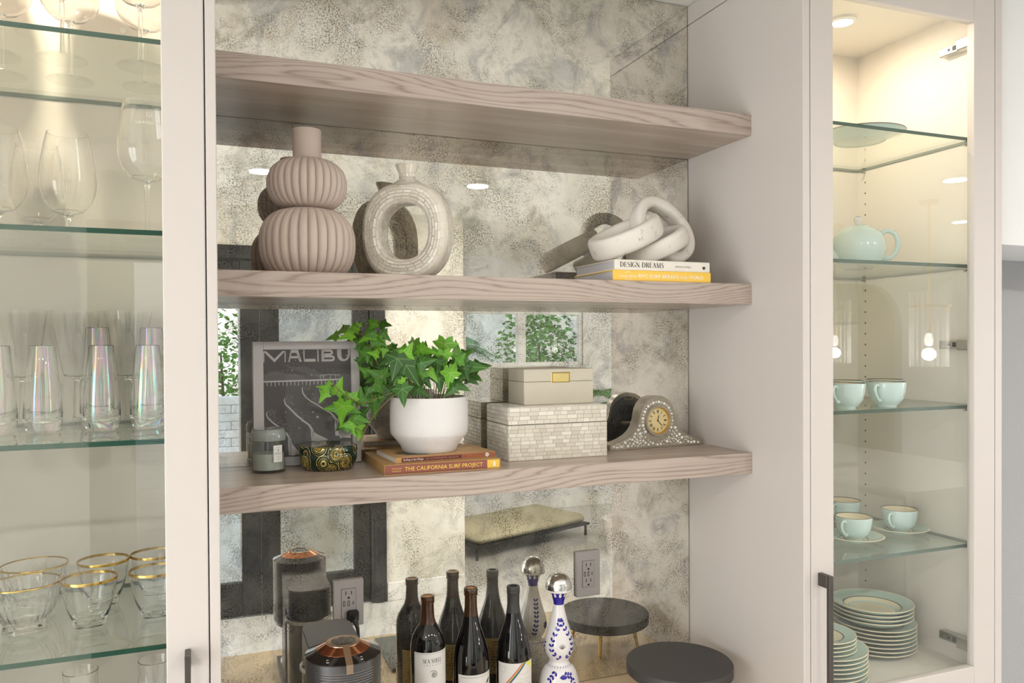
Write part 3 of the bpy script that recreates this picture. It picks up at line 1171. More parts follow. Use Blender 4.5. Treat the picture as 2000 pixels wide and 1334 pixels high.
m, nt, out = new_mat('fluted_shade_glass')
df = nd(nt, 'ShaderNodeBsdfTranslucent', Color=(.9, .9, .88, 1))
tr = nd(nt, 'ShaderNodeBsdfTransparent', Color=(.98, .98, .98, 1))
mx = nt.nodes.new('ShaderNodeMixShader')
lw = nd(nt, 'ShaderNodeLayerWeight', Blend=.65)
nt.links.new(lw.outputs['Facing'], mx.inputs[0])
nt.links.new(tr.outputs[0], mx.inputs[1])
nt.links.new(df.outputs[0], mx.inputs[2])
nt.links.new(mx.outputs[0], out.inputs[0])
M_FLUTED = m


def pendant(loc, label):
    t = thing('pendant_light', label, 'lamp', loc, 0, 'pendant lights over the island')
    z0, z1 = 1.64, 2.128
    MB().lathe([(0, CEIL - .02), (.06, CEIL - .02), (.06, CEIL), (0, CEIL)], 24).build('canopy', M_GOLD, t)
    MB().tube([(0, 0, 1.93), (0, 0, CEIL - .02)], .008, 8).build('rod', M_GOLD, t)
    MB().lathe([(.118, z1 - .10), (.132, z1 - .10), (.132, z1 - .088), (.118, z1 - .088), (.118, z1 - .10)], 36).build('ring', M_GOLD, t)
    MB().lathe([(0, z1 - .098), (.118, z1 - .098), (.118, z1 - .09), (0, z1 - .09)], 24).build('plate', M_GOLD, t)
    MB().lathe([(.108, z0), (.108, z1)], 160, rfun=lambda r, z, a: r + .010 * abs(math.sin(a * 10))).build('shade', M_FLUTED, t, 60, recalc=False)
    MB().lathe([(0, 1.93), (.02, 1.93), (.02, 1.86), (0, 1.86)], 16).build('socket', M_GOLD, t)
    MB().lathe([(0, 1.86), (.016, 1.855), (.028, 1.82), (.024, 1.785), (0, 1.77)], 20).build('bulb', M_BULB, t)
    d = bpy.data.lights.new('pendant_bulb', 'POINT')
    d.energy, d.color, d.shadow_soft_size = 9, (1, .95, .88), .04
    o = bpy.data.objects.new('pendant_bulb_light', d)
    col.objects.link(o)
    o.parent = t
    o.location = (0, 0, 1.72)


pendant((4.44, -1.0, 0), 'fluted glass pendant lamp, the nearer one reflected in the right cabinet door')
pendant((4.63, -2.03, 0), 'fluted glass pendant lamp, the farther one reflected beside the door stile')

DL_POWER = 7
dl0 = None
for i, (x, y, lab) in enumerate([(.298, -.647, 'round ceiling downlight reflected left of the ribbed vase'),
                                 (1.491, -.628, 'round ceiling downlight reflected between ring vase and knot sculpture'),
                                 (3.971, -.416, 'round ceiling downlight, upper one reflected in the right cabinet door'),
                                 (5.392, -1.535, 'round ceiling downlight, lower one reflected in the right cabinet door'),
                                 (-.95, -.65, 'round ceiling downlight over the left of the room'),
                                 (2.75, -.60, 'round ceiling downlight over the passage')]):
    if dl0 is None:
        dl0 = t = thing('ceiling_downlight', lab, 'lamp', (x, y, CEIL), 0, 'ceiling downlights')
        MB().lathe([(.062, -.001), (.086, -.001), (.086, -.006), (.062, -.010), (.062, -.001)], 36).build('trim_ring', M_WHITETRIM, t)
        MB().lathe([(0, -.004), (.0615, -.004), (.0615, -.002), (0, -.002)], 36).build('lens', M_LENS, t)
    else:
        t = dup(dl0, (x, y, CEIL), label=lab)
    d = bpy.data.lights.new('downlight_beam', 'AREA')
    d.shape, d.size, d.energy, d.color = 'DISK', .12, DL_POWER, (1, .97, .92)
    o = bpy.data.objects.new('downlight_beam', d)
    col.objects.link(o)
    o.parent = t
    o.location = (0, 0, -.014)

# ================================================================== CABINETS, MIRROR, SHELVES
DM, DS, DT = 1.857, 1.588, 1.4105
S1T, S2T, S3T, CT = 2.355, 1.944, 1.5315, .917


def puck(root, x, y, power):
    MB().lathe([(.026, 2.650), (.034, 2.650), (.034, 2.644), (.026, 2.640), (.026, 2.650)], 32, (x, y, 0)).build('puck_light', M_WHITETRIM, root)
    ch = root.children[-1]
    MB().lathe([(0, 2.644), (.0258, 2.644), (.0258, 2.648), (0, 2.648)], 32, (x, y, 0)).build('lens', M_PUCKLENS, ch)
    d = bpy.data.lights.new('puck_beam', 'AREA')
    d.shape, d.size, d.energy, d.color = 'DISK', .05, power, (1.0, .84, .64)
    o = bpy.data.objects.new('puck_beam', d)
    col.objects.link(o)
    o.parent = root
    o.location = (x, y, 2.638)


def cabinet(label, x0, x1, sl, sr, el, er, ox0, ox1):
    """x0..x1 outer; sl/sr inner faces of the sides; el/er outer edges of the door; ox0..ox1 glass opening"""
    t = thing('display_cabinet', label, 'cabinet', (0, 0, 0), 0, 'tall glass-fronted display cabinets')
    zc, zf = 2.65, .965
    MB().box(x0, el - .002, DT, DM + .005, 0, 2.671, .0012).build('side_panel', M_PAINT, t, 0)
    MB().box(er + .002, x1, DT, DM + .005, 0, 2.671, .0012).build('side_panel', M_PAINT, t, 0)
    if el - .002 < sl:
        MB().box(el - .001, sl, 1.433, 1.84, zf, zc).build('inner_side', M_INNER, t, 0)
    MB().box(sr, er + .001, 1.433, 1.84, zf, zc).build('inner_side', M_INNER, t, 0)
    MB().box(el - .001, er + .001, 1.84, DM + .005, zf - .02, zc + .02).build('back_panel', M_INNER, t, 0)
    MB().box(el - .001, er + .001, 1.433, 1.84, zc, zc + .018).build('top_panel', M_INNER, t, 0)
    MB().box(el - .001, er + .001, 1.433, 1.84, zf - .018, zf).build('bottom_panel', M_INNER, t, 0)
    MB().box(el - .001, er + .001, 1.44, 1.84, 0, zf - .02).build('lower_box', M_PAINT, t, 0)
    MB().box(x0, x1, DT - .001, DM + .005, 2.6735, CEIL - .001, .0015).build('fascia', M_PAINT, t, 0)
    oz0, oz1 = .993, 2.589
    d = MB()
    d.box(el, ox0, DT, 1.4315, .90, 2.668, .0015).box(ox1, er, DT, 1.4315, .90, 2.668, .0015)
    d.box(ox0, ox1, DT, 1.4315, .90, oz0, .0015).box(ox0, ox1, DT, 1.4315, oz1, 2.668, .0015)
    dr = d.build('door', M_PAINT, t, 0)
    MB().box(ox0 - .001, ox1 + .001, 1.4215, 1.4255, oz0 - .001, oz1 + .001).build('glass_pane', M_PANE, dr, 0)
    MB().box(el, er, DT, 1.4315, .06, .896, .0015).build('lower_door', M_PAINT, t, 0)
    return t, dr


cabL, doorL = cabinet('tall glass-fronted cabinet at left, full of clear glassware', -.62, .0253, -.59, -.02, -.60, .0066, -.52, -.0584)
cabR, doorR = cabinet('tall glass-fronted cabinet at right, holding mint green china', 1.2497, 1.8772, 1.2885, 1.836, 1.2712, 1.8517, 1.3357, 1.7803)
puck(cabL, -.30, 1.60, 3.4)
puck(cabR, 1.577, 1.632, 2.0)
for dr, hx0, hx1, zt in ((doorL, -.0305, -.0213, 1.3005), (doorR, 1.2887, 1.3008, 1.2815)):
    h = MB().box(hx0, hx1, 1.374, 1.384, .94, zt, .0012).box(hx0, hx1, 1.384, DT, zt - .029, zt, .0012).box(hx0, hx1, 1.384, DT, .94, .969, .0012)
    h.build('handle', M_BRONZE, dr, 0, 'dark bronze bar handle')
for zc in (2.5575, 1.793, 1.0272):
    h = MB().box(1.812, 1.836, 1.468, 1.540, zc - .011, zc + .011, .002).box(1.800, 1.826, 1.436, 1.480, zc - .014, zc + .014, .003)
    hg = h.build('hinge', M_STEEL, cabR, 0)
    MB().box(1.8105, 1.812, 1.488, 1.498, zc - .006, zc + .006).box(1.8105, 1.812, 1.506, 1.512, zc - .003, zc + .003).build('screw', M_PORT, hg, 0)
hol = MB()
for yy in (1.472, 1.8115):
    for k in range(43):
        z = 1.058 + k * .032
        if any(abs(z - zz) < .006 for zz in (2.311, 1.992, 1.635, 1.282)):
            continue
        hol.add([(1.8357, yy + .0026 * math.cos(2 * PI * q / 8), z + .0026 * math.sin(2 * PI * q / 8)) for q in range(8)], [tuple(range(8))])
stuff(hol.build('pin_holes', M_PORT, cabR, 0, recalc=False))
for z in (2.309, 1.988, 1.631, 1.278):
    for yy in (1.472, 1.8115):
        MB().tube([(1.836, yy, z - .006), (1.822, yy, z - .006)], .003, 8).build('shelf_pin', M_STEEL, cabR)
MB().lathe([(0, -.003), (.006, -.003), (.0065, 0), (0, 0)], 16).mapped(lambda x, y, z: (-.148 + x, 1.84 + z, 2.458 + y)).build('screw_cap', M_WHITETRIM, cabL)


def glass_shelf(x0, x1, y0, ztop, label, edge):
    b = MB()
    z0 = ztop - .0085
    b.add([(x0, y0, z0), (x1, y0, z0), (x1, 1.838, z0), (x0, 1.838, z0), (x0, y0, ztop), (x1, y0, ztop), (x1, 1.838, ztop), (x0, 1.838, ztop)],
          [(0, 3, 2, 1), (4, 5, 6, 7)], 0)
    n = len(b.v) - 8
    for q in ((0, 1, 5, 4), (1, 2, 6, 5), (2, 3, 7, 6), (3, 0, 4, 7)):
        b.f.append(tuple(n + i for i in q))
        b.mi.append(1)
    o = b.build('glass_shelf', [M_SHELFG, edge], smooth=0)
    tag(o, label, 'shelf', 'glass cabinet shelves')


for z, lab in ((2.308, 'topmost glass shelf in left cabinet, under the big wine glasses'), (1.992, 'second glass shelf from the top in left cabinet, holding wine glasses'),
               (1.646, 'third glass shelf in left cabinet, holding the iridescent flutes'), (1.3035, 'lowest glass shelf in left cabinet, holding gold-rimmed glasses')):
    glass_shelf(-.589, -.0215, 1.44, z, lab, M_EDGE)
for z, lab in ((2.317, 'topmost glass shelf in right cabinet, under the pale platter'), (1.996, 'second glass shelf in right cabinet, holding the teapot'),
               (1.6395, 'third glass shelf in right cabinet, holding the mint mugs'), (1.287, 'lowest glass shelf in right cabinet, holding cups on saucers')):
    glass_shelf(1.2895, 1.8345, 1.452, z, lab, M_EDGER if z < 2.2 else M_EDGE)

mir = MB().box(.0262, 1.2468, 0, .0055, CT + .002, CEIL - .003).build('wall_mirror', M_MIRROR, smooth=0)
mir.location = (0, DM, 0)
tag(mir, 'antiqued speckled mirror covering the wall behind the shelves', 'mirror')
ct = MB().box(.0258, 1.2492, 1.325, DM + .005, CT - .035, CT, .002).build('countertop', M_COUNTER, smooth=0)
tag(ct, 'beige stone countertop under the coffee machine and wine bottles', 'countertop')
t = thing('base_cabinet', 'painted base cabinet under the beige stone countertop', 'cabinet')
MB().box(.0262, 1.2488, 1.432, DM, .1, CT - .036).build('carcass', M_PAINT, t, 0)
for a, b_ in ((.029, .636), (.639, 1.246)):
    dd = MB().box(a, b_, 1.4105, 1.4315, .105, CT - .04, .0015).build('door', M_PAINT, t, 0)
    MB().box((a + b_) / 2 - .08, (a + b_) / 2 + .08, 1.374, 1.384, .80, .81, .001).box((a + b_) / 2 - .08, (a + b_) / 2 - .07, 1.384, 1.4105, .80, .81).box((a + b_) / 2 + .07, (a + b_) / 2 + .08, 1.384, 1.4105, .80, .81).build('handle', M_BRONZE, dd, 0)
MB().box(.03, 1.245, 1.46, 1.80, 0, .1).build('plinth', M_PAINT, t, 0)

for zt, lab in ((S1T, 'topmost thick greige wood shelf, empty, across the mirror'), (S2T, 'middle thick greige wood shelf, under the ribbed vase and knot sculpture'),
                (S3T, 'lowest thick greige wood shelf, under the ivy, boxes and clock')):
    mb = MB().box(0, 1.2238, 0, DM - .002 - DS, -.05, 0, .0008)
    mb.mi[4] = mb.mi[5] = 1                        # underside and top
    o = mb.build('floating_shelf', [M_WOOD, M_WOODF], smooth=0)
    o.location = (.0256, DS, zt)
    tag(o, lab, 'shelf', 'floating wood shelves')


def outlet(x0, x1, z0, z1, label, plug=False):
    t = thing('wall_outlet', label, 'outlet', ((x0 + x1) / 2, DM, (z0 + z1) / 2))
    w_, h_ = (x1 - x0) / 2, (z1 - z0) / 2
    MB().box(-w_, w_, -.0085, 0, -h_, h_, .002).build('plate', M_OUTLET, t, 0)
    ins = MB().box(-.0165, .0165, -.0098, -.0085, -.034, .034, .0004).build('insert', M_OUTLET, t, 0)
    MB().box(-.0172, .0172, -.0088, -.0084, -.0347, .0347).build('joint', M_DARKGAP, t, 0)
    s = MB()
    for zz in ((.020,) if plug else (.020, -.021)):
        s.box(-.0075, -.0055, -.0101, -.0097, zz, zz + .0085).box(.0055, .0075, -.0101, -.0097, zz, zz + .0085)
        s.prism(disc_pts(0, zz - .007, .0028, 10), -.0101, -.0097)
    s.build('slots', M_PORT, ins, 0)
    for xx in (-.0105, .0):
        MB().box(xx - .0026, xx + .0026, -.0101, -.0097, -.006, .006).build('usb_port', M_PORT, ins, 0)
        MB().box(xx - .0012, xx + .0012, -.0104, -.0101, -.0045, .0045).build('usb_tongue', M_OUTLET, ins, 0)
    MB().box(.0095, .0115, -.0101, -.0097, -.004, .004, .0008).build('charge_port', M_PORT, ins, 0)
    return t


outlet(.2772, .3470, 1.147, 1.2553, 'grey outlet plate behind the coffee machine, with a plug in it', True)
outlet(.8975, .9680, 1.1420, 1.2600, 'grey outlet plate between the painted decanter and the round stand')

# ================================================================== SHELF 2
# ribbed double-gourd vase
t = thing('ribbed_vase', 'tall matte taupe double-gourd vase with vertical ribs and plain neck', 'vase', (.2095, 1.716, S2T))
NR = 30


def bulb(z0, z1, R, r0, r1, p=2.35):
    """one bulb from (z0, r0) out to R and back to (z1, r1)"""
    pts, zc, hh = [], (z0 + z1) / 2, (z1 - z0) / 2
    n = 26
    for i in range(n + 1):
        s = -1 + 2 * i / n
        e = r0 if s < 0 else r1
        pts.append((e + (R - e) * (1 - abs(s) ** p) ** (1 / 1.75), zc + hh * s))
    return pts


def ribs(r, z, a):
    g = (1 - abs(math.sin(NR * a / 2))) ** 2.2
    return r * (1 - .085 * g * min(1, max(0, (r - .034) / .03)))


low = bulb(0, .142, .0995, .060, .040)
upp = bulb(.142, .247, .0825, .040, .031)
MB().lathe([(0, .0)] + low, NR * 8, rfun=ribs).build('lower_gourd', M_VASE, t, 50)
MB().lathe(upp, NR * 8, rfun=ribs).build('upper_gourd', M_VASE, t, 50)
MB().lathe([(.029, .243), (.0292, .262), (.0298, .3085), (.029, .3095), (.0275, .3085), (.027, .25), (0, .248)], 48).build('neck', M_VASE, t)

# ring vase clad in mother-of-pearl bricks
PHI = math.radians(-38)
t = thing('ring_vase', 'cream ring-shaped vase clad in mother-of-pearl bricks, with open centre and flared spout', 'vase', (.432, 1.744, S2T), PHI)


def sup(a, rx, rz, e=2.45):
    c, s = math.cos(a), math.sin(a)
    k = (abs(c) ** e + abs(s) ** e) ** (-1 / e)
    return rx * k * c, rz * k * s


ZC, T2 = .1085, .030
NA = 72


def ring_pt(a, rad, y):
    """rad 0 = outer edge, 1 = edge of the hole"""
    ox, oz = sup(a, .1020, .1085)
    ix, iz = sup(a, .0590, .0630, 2.3)
    x, z = ox + (ix - ox) * rad, oz + (iz - oz) * rad
    return (x, y, max(0.0004, ZC + z))


sec = [(-.0, -T2 + .012), (.10, -T2 + .004), (.26, -T2), (.85, -T2 + .002), (1.0, -T2 + .008), (1.0, T2 - .008), (.85, T2 - .002), (.26, T2), (.10, T2 - .004), (0, T2 - .012)]
b = MB()
for i in range(NA):
    a = 2 * PI * i / NA
    for rad, y in sec:
        b.v.append(ring_pt(a, rad, y))
ns = len(sec)
for i in range(NA):
    for k in range(ns):
        b.f.append((i * ns + k, i * ns + (k + 1) % ns, ((i + 1) % NA) * ns + (k + 1) % ns, ((i + 1) % NA) * ns + k))
        b.mi.append(0)
b.build('ring_body', M_GROUTV, t, 50)


def brick(b, pts, nrm, th=.0009, inset=.00055):
    """raised tile on 4 points"""
    P = [Vector(p) for p in pts]
    c = sum(P, Vector()) / 4
    N = Vector(nrm)
    lo = [p + N * .0001 for p in P]
    hi = [p + (c - p).normalized() * inset + N * th for p in P]
    b.add(lo + hi, [(4, 5, 6, 7), (0, 1, 5, 4), (1, 2, 6, 5), (2, 3, 7, 6), (3, 0, 4, 7)])


tiles = MB()
rnd = random.Random(4)
rows = [.10, .25, .40, .55, .70, .85, .985]
for side in (-1, 1):
    for k in range(len(rows) - 1):
        r0, r1 = rows[k], rows[k + 1]
        n = 34 - 3 * k
        off = rnd.random()
        for i in range(n):
            a0, a1 = 2 * PI * (i + off + .03) / n, 2 * PI * (i + 1 + off - .03) / n

            def yy(r):
                return side * (-T2 if r > .26 else -T2 + .004 * (1 - (r - .1) / .16)) if r < .85 else side * (-T2 + .002 + .006 * (r - .85) / .15)
            q = [ring_pt(a0, r0 + .012, yy(r0)), ring_pt(a1, r0 + .012, yy(r0)), ring_pt(a1, r1 - .012, yy(r1)), ring_pt(a0, r1 - .012, yy(r1))]
            if min(p[2] for p in q) < .002:
                continue
            brick(tiles, q, (0, -side, 0))
ys = [-.018, -.009, 0, .009, .018]
for k in range(4):
    n = 40
    for i in range(n):
        for rad in (0, 1):
            a0, a1 = 2 * PI * (i + (k % 2) * .5 + .03) / n, 2 * PI * (i + 1 + (k % 2) * .5 - .03) / n
            am = (a0 + a1) / 2
            if rad == 0 and 1.25 < am % (2 * PI) < 1.9:
                continue
            q = [ring_pt(a0, rad, ys[k] + .0004), ring_pt(a1, rad, ys[k] + .0004), ring_pt(a1, rad, ys[k + 1] - .0004), ring_pt(a0, rad, ys[k + 1] - .0004)]
            if min(p[2] for p in q) < .002:
                continue
            s = 1 if rad == 0 else -1
            brick(tiles, q, (s * math.cos(am), 0, s * math.sin(am)))
stuff(tiles.build('mosaic_bricks', M_PEARLV, t, 0, recalc=False))
sp = MB().lathe([(.044, .2105), (.034, .2165), (.0215, .224), (.0175, .230), (.0185, .238), (.0275, .2585), (.0285, .2605), (.0265, .2605), (.0165, .238), (.012, .225), (0, .222)], 40)
sp.v = [(x, y * .72, z) for x, y, z in sp.v]
sp.build('spout', M_GROUTV, t, 50)
tl = MB()
for (r0, z0, r1, z1) in ((.0345, .2170, .0220, .2243), (.0188, .2310, .0188, .2385), (.0190, .2395, .0272, .2575)):
    n = 18
    for i in range(n):
        a0, a1 = 2 * PI * (i + .05) / n, 2 * PI * (i + .95) / n
        am = (a0 + a1) / 2
        q = [(r0 * math.cos(a0), .72 * r0 * math.sin(a0), z0), (r0 * math.cos(a1), .72 * r0 * math.sin(a1), z0), (r1 * math.cos(a1), .72 * r1 * math.sin(a1), z1), (r1 * math.cos(a0), .72 * r1 * math.sin(a0), z1)]
        brick(tl, q, (math.cos(am) * .85, math.sin(am) * .85, .35 if z0 < .23 else -.25), .0008, .0004)
stuff(tl.build('spout_bricks', M_PEARLV, t, 0, recalc=False))

# two books under the knot
BK = .0245


def book_flat(name, label, loc, rz, w_, d, h, cover, pages, spine_y=0.0, group=None, cov_t=.0022, over=.003):
    """book lying flat, spine towards -y; w_ along the spine, d away from it"""
    t = thing(name, label, 'book', loc, rz, group)
    c = MB().box(0, w_, 0, d, 0, cov_t, .0005).box(0, w_, 0, d, h - cov_t, h, .0005).box(0, w_, 0, cov_t + .001, cov_t, h - cov_t)
    c.build('cover', cover, t, 0)
    p = MB()
    n = 9
    for k in range(n):
        z0 = cov_t + (h - 2 * cov_t) * k / n
        z1 = cov_t + (h - 2 * cov_t) * (k + 1) / n
        e = .0006 * (k % 2)
        p.box(over + e, w_ - over - e, cov_t + .001, d - over - e, z0, z1)
    p.build('pages', pages, t, 0)
    return t


t = book_flat('book', 'yellow-spined paperback about surf breaks, lying under the ivory book', (.8697, 1.592, S2T), 0, .2633, .205, BK, M_BOOKY, M_PAGEGREY)
fn = front(-.0004)
lettering('lonely planet', 'title', M_INKW, t, fn, .017, .0088, .044, .0052)
lettering('EPIC SURF BREAKS', 'title', M_INKW, t, fn, .066, .0078, .108, .0078)
lettering('of the', 'title', M_INKW, t, fn, .179, .0078, .018, .0070)
lettering('WORLD', 'title', M_INKW, t, fn, .202, .0078, .040, .0078)
MB().strip(arc(.039, .0115, .0098, .0098, 38, 142, 12), .0004, -.0004).strip(arc(.039, .0115, .0098, .0098, 218, 322, 12), .0004, -.0004).build('emblem', M_INKW, t, 0, recalc=False)
HW = .0235
t = book_flat('book', 'ivory design book with black serif title, lying on the yellow book', (.8735, 1.592, S2T + BK + .0002), 0, .2565, .205, HW, M_BOOKW, M_PAGEGREY)
lettering('DESIGN DREAMS', 'title', M_INKD, t, fn, .014, .0066, .116, .0118, True)
lettering('MARION & AMBLE', 'author', principled('ink_grey', srgb(130, 124, 118), .6), t, fn, .161, .0088, .043, .0042)
MB().prism([(.240 + x, .0098 + z) for x, z in [(0, -.0042), (.0036, -.0012), (.0040, .0022), (.0022, .0034), (.0004, .0024), (0, .003), (-.0004, .0024), (-.0022, .0034), (-.0040, .0022), (-.0036, -.0012)]], -.0006, 0).build('emblem', M_INKD, t, 0)

# whitewashed knot of three links
ZB = S2T + BK + HW + .0006
t = thing('knot_sculpture', 'whitewashed carved wood knot of interlocked chunky loops, lying on two books', 'sculpture', (1.02, 1.70, ZB))
org = Vector((1.02, 1.70, ZB))


def link(c, e1, e2, a, b_, rw, hh, sq=2.0, rot=0.0):
    e1, e2 = Vector(e1).normalized(), Vector(e2)
    e2 = (e2 - e1 * e2.dot(e1)).normalized()
    e3 = e1.cross(e2).normalized()
    N, m_ = 72, 20
    mb = MB()
    for i in range(N):
        th = 2 * PI * i / N
        x, z = sup(th, a, b_, sq)
        x2, z2 = sup(th + .01, a, b_, sq)
        p = Vector(c) - org + e1 * x + e2 * z
        tg = (e1 * (x2 - x) + e2 * (z2 - z)).normalized()
        rad = tg.cross(e3).normalized()
        wob = 1 + .05 * math.sin(3 * th + a * 90) + .03 * math.sin(7 * th)
        for k in range(m_):
            q = 2 * PI * k / m_
            sx, sz = sup(q, rw * wob, hh, 3.6)
            mb.v.append(tuple(p + rad * sx + e3 * sz))
    for i in range(N):
        for k in range(m_):
            mb.f.append((i * m_ + k, i * m_ + (k + 1) % m_, ((i + 1) % N) * m_ + (k + 1) % m_, ((i + 1) % N) * m_ + k))
            mb.mi.append(0)
    return mb.build('link', M_KNOT, t, 60)


link((.964, 1.700, 2.060), (.905, -.10, .425), (-.03, .985, .12), .082, .062, .014, .0260)
link((1.056, 1.705, 2.0450), (.905, -.10, .425), (-.03, .985, .12), .070, .054, .014, .0225)
link((1.077, 1.715, 2.082), (.72, -.10, -.69), (.66, .30, .70), .080, .060, .0150, .022, 2.2)

# ================================================================== SHELF 3
# framed MALIBU print leaning on the mirror
RZF = math.radians(-.3)
lean = math.radians(5.0)
t = thing('framed_print', 'pale grey frame with a charcoal MALIBU surf print, leaning on the mirror', 'picture', (.1040, 1.8195, S3T + .001), RZF)
FW, FH, FT = .2350, .2780, .0105
ca, sa = math.cos(lean), math.sin(lean)


def tilt(x, y, z):
    return (x, y * ca + z * sa, z * ca - y * sa + .0)


bx0, bx1, bz0, bz1 = .0225, .0195, .0200, .0185
fr = MB().box(0, bx0, 0, FT, 0, FH, .0012).box(FW - bx1, FW, 0, FT, 0, FH, .0012).box(bx0, FW - bx1, 0, FT, 0, bz0, .0012).box(bx0, FW - bx1, 0, FT, FH - bz1, FH, .0012)
fr.mapped(tilt).build('frame', M_FRAME, t, 0)
MB().box(bx0, FW - bx1, .0045, .0075, bz0, FH - bz1).mapped(tilt).build('print', M_PRINT, t, 0)
pr = t.children[-1]
MB().box(.01, FW - .01, .0078, .0100, .01, FH - .01).mapped(tilt).build('backing', M_BLACK, t, 0)
OW, OH = FW - bx0 - bx1, FH - bz0 - bz1


def pp(x, y):
    """poster coordinates, x right and y down, both 0..1"""
    return (bx0 + x * OW, FH - bz1 - y * OH)


def pm(pts):
    return [pp(*p) for p in pts]


def flat(name, mat, polys=(), strips=(), lvl=.0043):
    b = MB()
    for po in polys:
        q = pm(po)
        b.add([(x, lvl, z) for x, z in q], [tuple(range(len(q)))])
    for pts, ws in strips:
        b.strip(pm(pts), [v * OW for v in ws] if isinstance(ws, (list, tuple)) else ws * OW, lvl)
    return b.mapped(tilt).build(name, mat, pr, 0, recalc=False)


hill1 = [(0, .30), (0, .235), (.08, .21), (.16, .195), (.25, .222), (.36, .225), (.45, .25), (.47, .28), (.47, .30)]
hill2 = [(.20, .13), (.34, .165), (.48, .16), (.60, .21), (.72, .25), (.68, .275), (.55, .245), (.42, .215), (.32, .185)]
flat('hills', M_PRINTM, [hill1, hill2], lvl=.0044)
L_ = .0082
let = [
    # M
    [(.0, .012), (.012, .012), (.012, .115), (.0, .115)], [(.0, .012), (.035, .012), (.125, .085), (.125, .118)], [(.125, .085), (.215, .012), (.245, .012), (.125, .118)],
    [(.238, .012), (.250, .012), (.250, .115), (.238, .115)],
    # A
    [(.310, .0), (.325, .0), (.295, .115), (.279, .115)], [(.310, .0), (.392, .0), (.432, .115), (.405, .115), (.372, .030), (.318, .030)], [(.298, .060), (.410, .060), (.416, .082), (.292, .082)],
    # L
    [(.452, .0), (.466, .0), (.466, .115), (.452, .115)], [(.452, .088), (.590, .088), (.590, .115), (.452, .115)],
    # I
    [(.612, .0), (.626, .0), (.626, .115), (.612, .115)],
    # B
    [(.660, .0), (.690, .0), (.690, .115), (.660, .115)]]
bs = []
for y0, y1, x1 in ((.0, .058, .795), (.056, .115, .815)):
    cy, ry = (y0 + y1) / 2, (y1 - y0) / 2 - .011
    bs.append(([(.68, y0 + .011), (.76, y0 + .011)] + [(x1 - .035 + (.035 - .012) * math.cos(q), cy - ry * math.sin(q)) for q in [PI / 2 - PI * i / 8 for i in range(9)]] + [(.76, y1 - .011), (.68, y1 - .011)], .0125))
us = [([(.868, .0), (.868, .05), (.874, .078), (.893, .098), (.92, .105), (.95, .098), (.972, .078), (.982, .05), (.984, .0)], [.026, .026, .024, .018, .012, .012, .013, .013, .013])]
flat('lettering', M_PRINTL, let, bs + us, .0041)
pier = [(.0, .297), (.905, .288)]
st = [(pier, .0085), ([(.64, .283), (.64, .247), (.74, .240), (.87, .246), (.87, .283)], .0025), ([(.68, .283), (.68, .245)], .002), ([(.76, .283), (.76, .243)], .002), ([(.82, .283), (.82, .245)], .002)]
for k in range(20):
    x = .04 + k * .044
    st.append(([(x, .30 - .009 * x), (x, .335 - .009 * x + .004 * (k % 3))], .0035))
flat('pier', M_PRINTL, [], st)
waves = [([(.435, .352), (.432, .375), (.438, .41), (.47, .45), (.53, .49), (.60, .525), (.68, .57), (.76, .61), (.81, .66), (.84, .73), (.86, .82), (.875, .85)], [.002, .006, .007, .007, .006, .006, .007, .009, .012, .012, .012, .014]),
         ([(.235, .45), (.228, .475), (.24, .51), (.30, .56), (.36, .615), (.43, .665), (.50, .71), (.535, .755), (.545, .80), (.545, .86)], [.003, .006, .008, .009, .010, .010, .010, .012, .013, .014]),
         ([(.035, .575), (.028, .60), (.045, .635), (.10, .68), (.17, .725), (.25, .785), (.285, .84), (.29, .90), (.29, .985)], [.003, .006, .007, .008, .009, .010, .011, .012, .013])]
fan = []
for (bx, by, ex, ey, n, ww) in ((.52, .745, .72, .87, 7, .008), (.265, .80, .40, .99, 7, .007), (.80, .66, 1.0, .83, 9, .009)):
    for i in range(n):
        q = (i + .6) / n
        x1, y1 = bx + (ex - bx) * q, ey - .02 * abs(q - .4)
        fan.append(([(bx + .01 * i / n, by + .02 * q), (bx + (x1 - bx) * .35, by + (y1 - by) * .5), (x1, min(.995, y1))], [.001, ww * .6, ww]))
flat('waves', M_PRINTL, [[(.80, .655), (.845, .665), (.90, .71), (.96, .78), (.99, .85), (.89, .845), (.85, .75)]], waves + fan)
sp_ = []
rnd = random.Random(8)
for pts, _ in waves:
    for k in range(150):
        i = rnd.randrange(len(pts) - 3)
        q = rnd.random()
        x = pts[i][0] + (pts[i + 1][0] - pts[i][0]) * q + rnd.uniform(.012, .10) * (1 if rnd.random() > .12 else .5)
        y = pts[i][1] + (pts[i + 1][1] - pts[i][1]) * q - rnd.uniform(-.01, .035)
        s = rnd.uniform(.0015, .0035)
        sp_.append([(x - s, y), (x, y - s * .8), (x + s, y), (x, y + s * .8)])
for k in range(150):
    q = rnd.random()
    x, y = (.18 + q * .8, .12 + q * .11 + rnd.uniform(-.02, .03)) if k < 90 else (.06 + rnd.random() * .3, .19 + rnd.random() * .1)
    s = rnd.uniform(.001, .003)
    sp_.append([(x - s, y), (x, y - s * .8), (x + s, y), (x, y + s * .8)])
for x, y, s in ((.44, .03, .008), (.36, .10, .008), (.32, .195, .010), (.54, .24, .010), (.57, .195, .006), (.95, .06, .012), (.60, .355, .012), (.63, .385, .010), (.24, .585, .012), (.24, .63, .007), (.55, .592, .013), (.39, .735, .014), (.60, .64, .022), (.42, .675, .007), (.83, .39, .008)):
    for a0 in (0, PI / 4):
        sp_.append([(x + s * math.cos(a0 + q) * (1 if i % 2 == 0 else .28), y + .79 * s * math.sin(a0 + q) * (1 if i % 2 == 0 else .28)) for i, q in enumerate([PI / 4 * j_ for j_ in range(8)])])
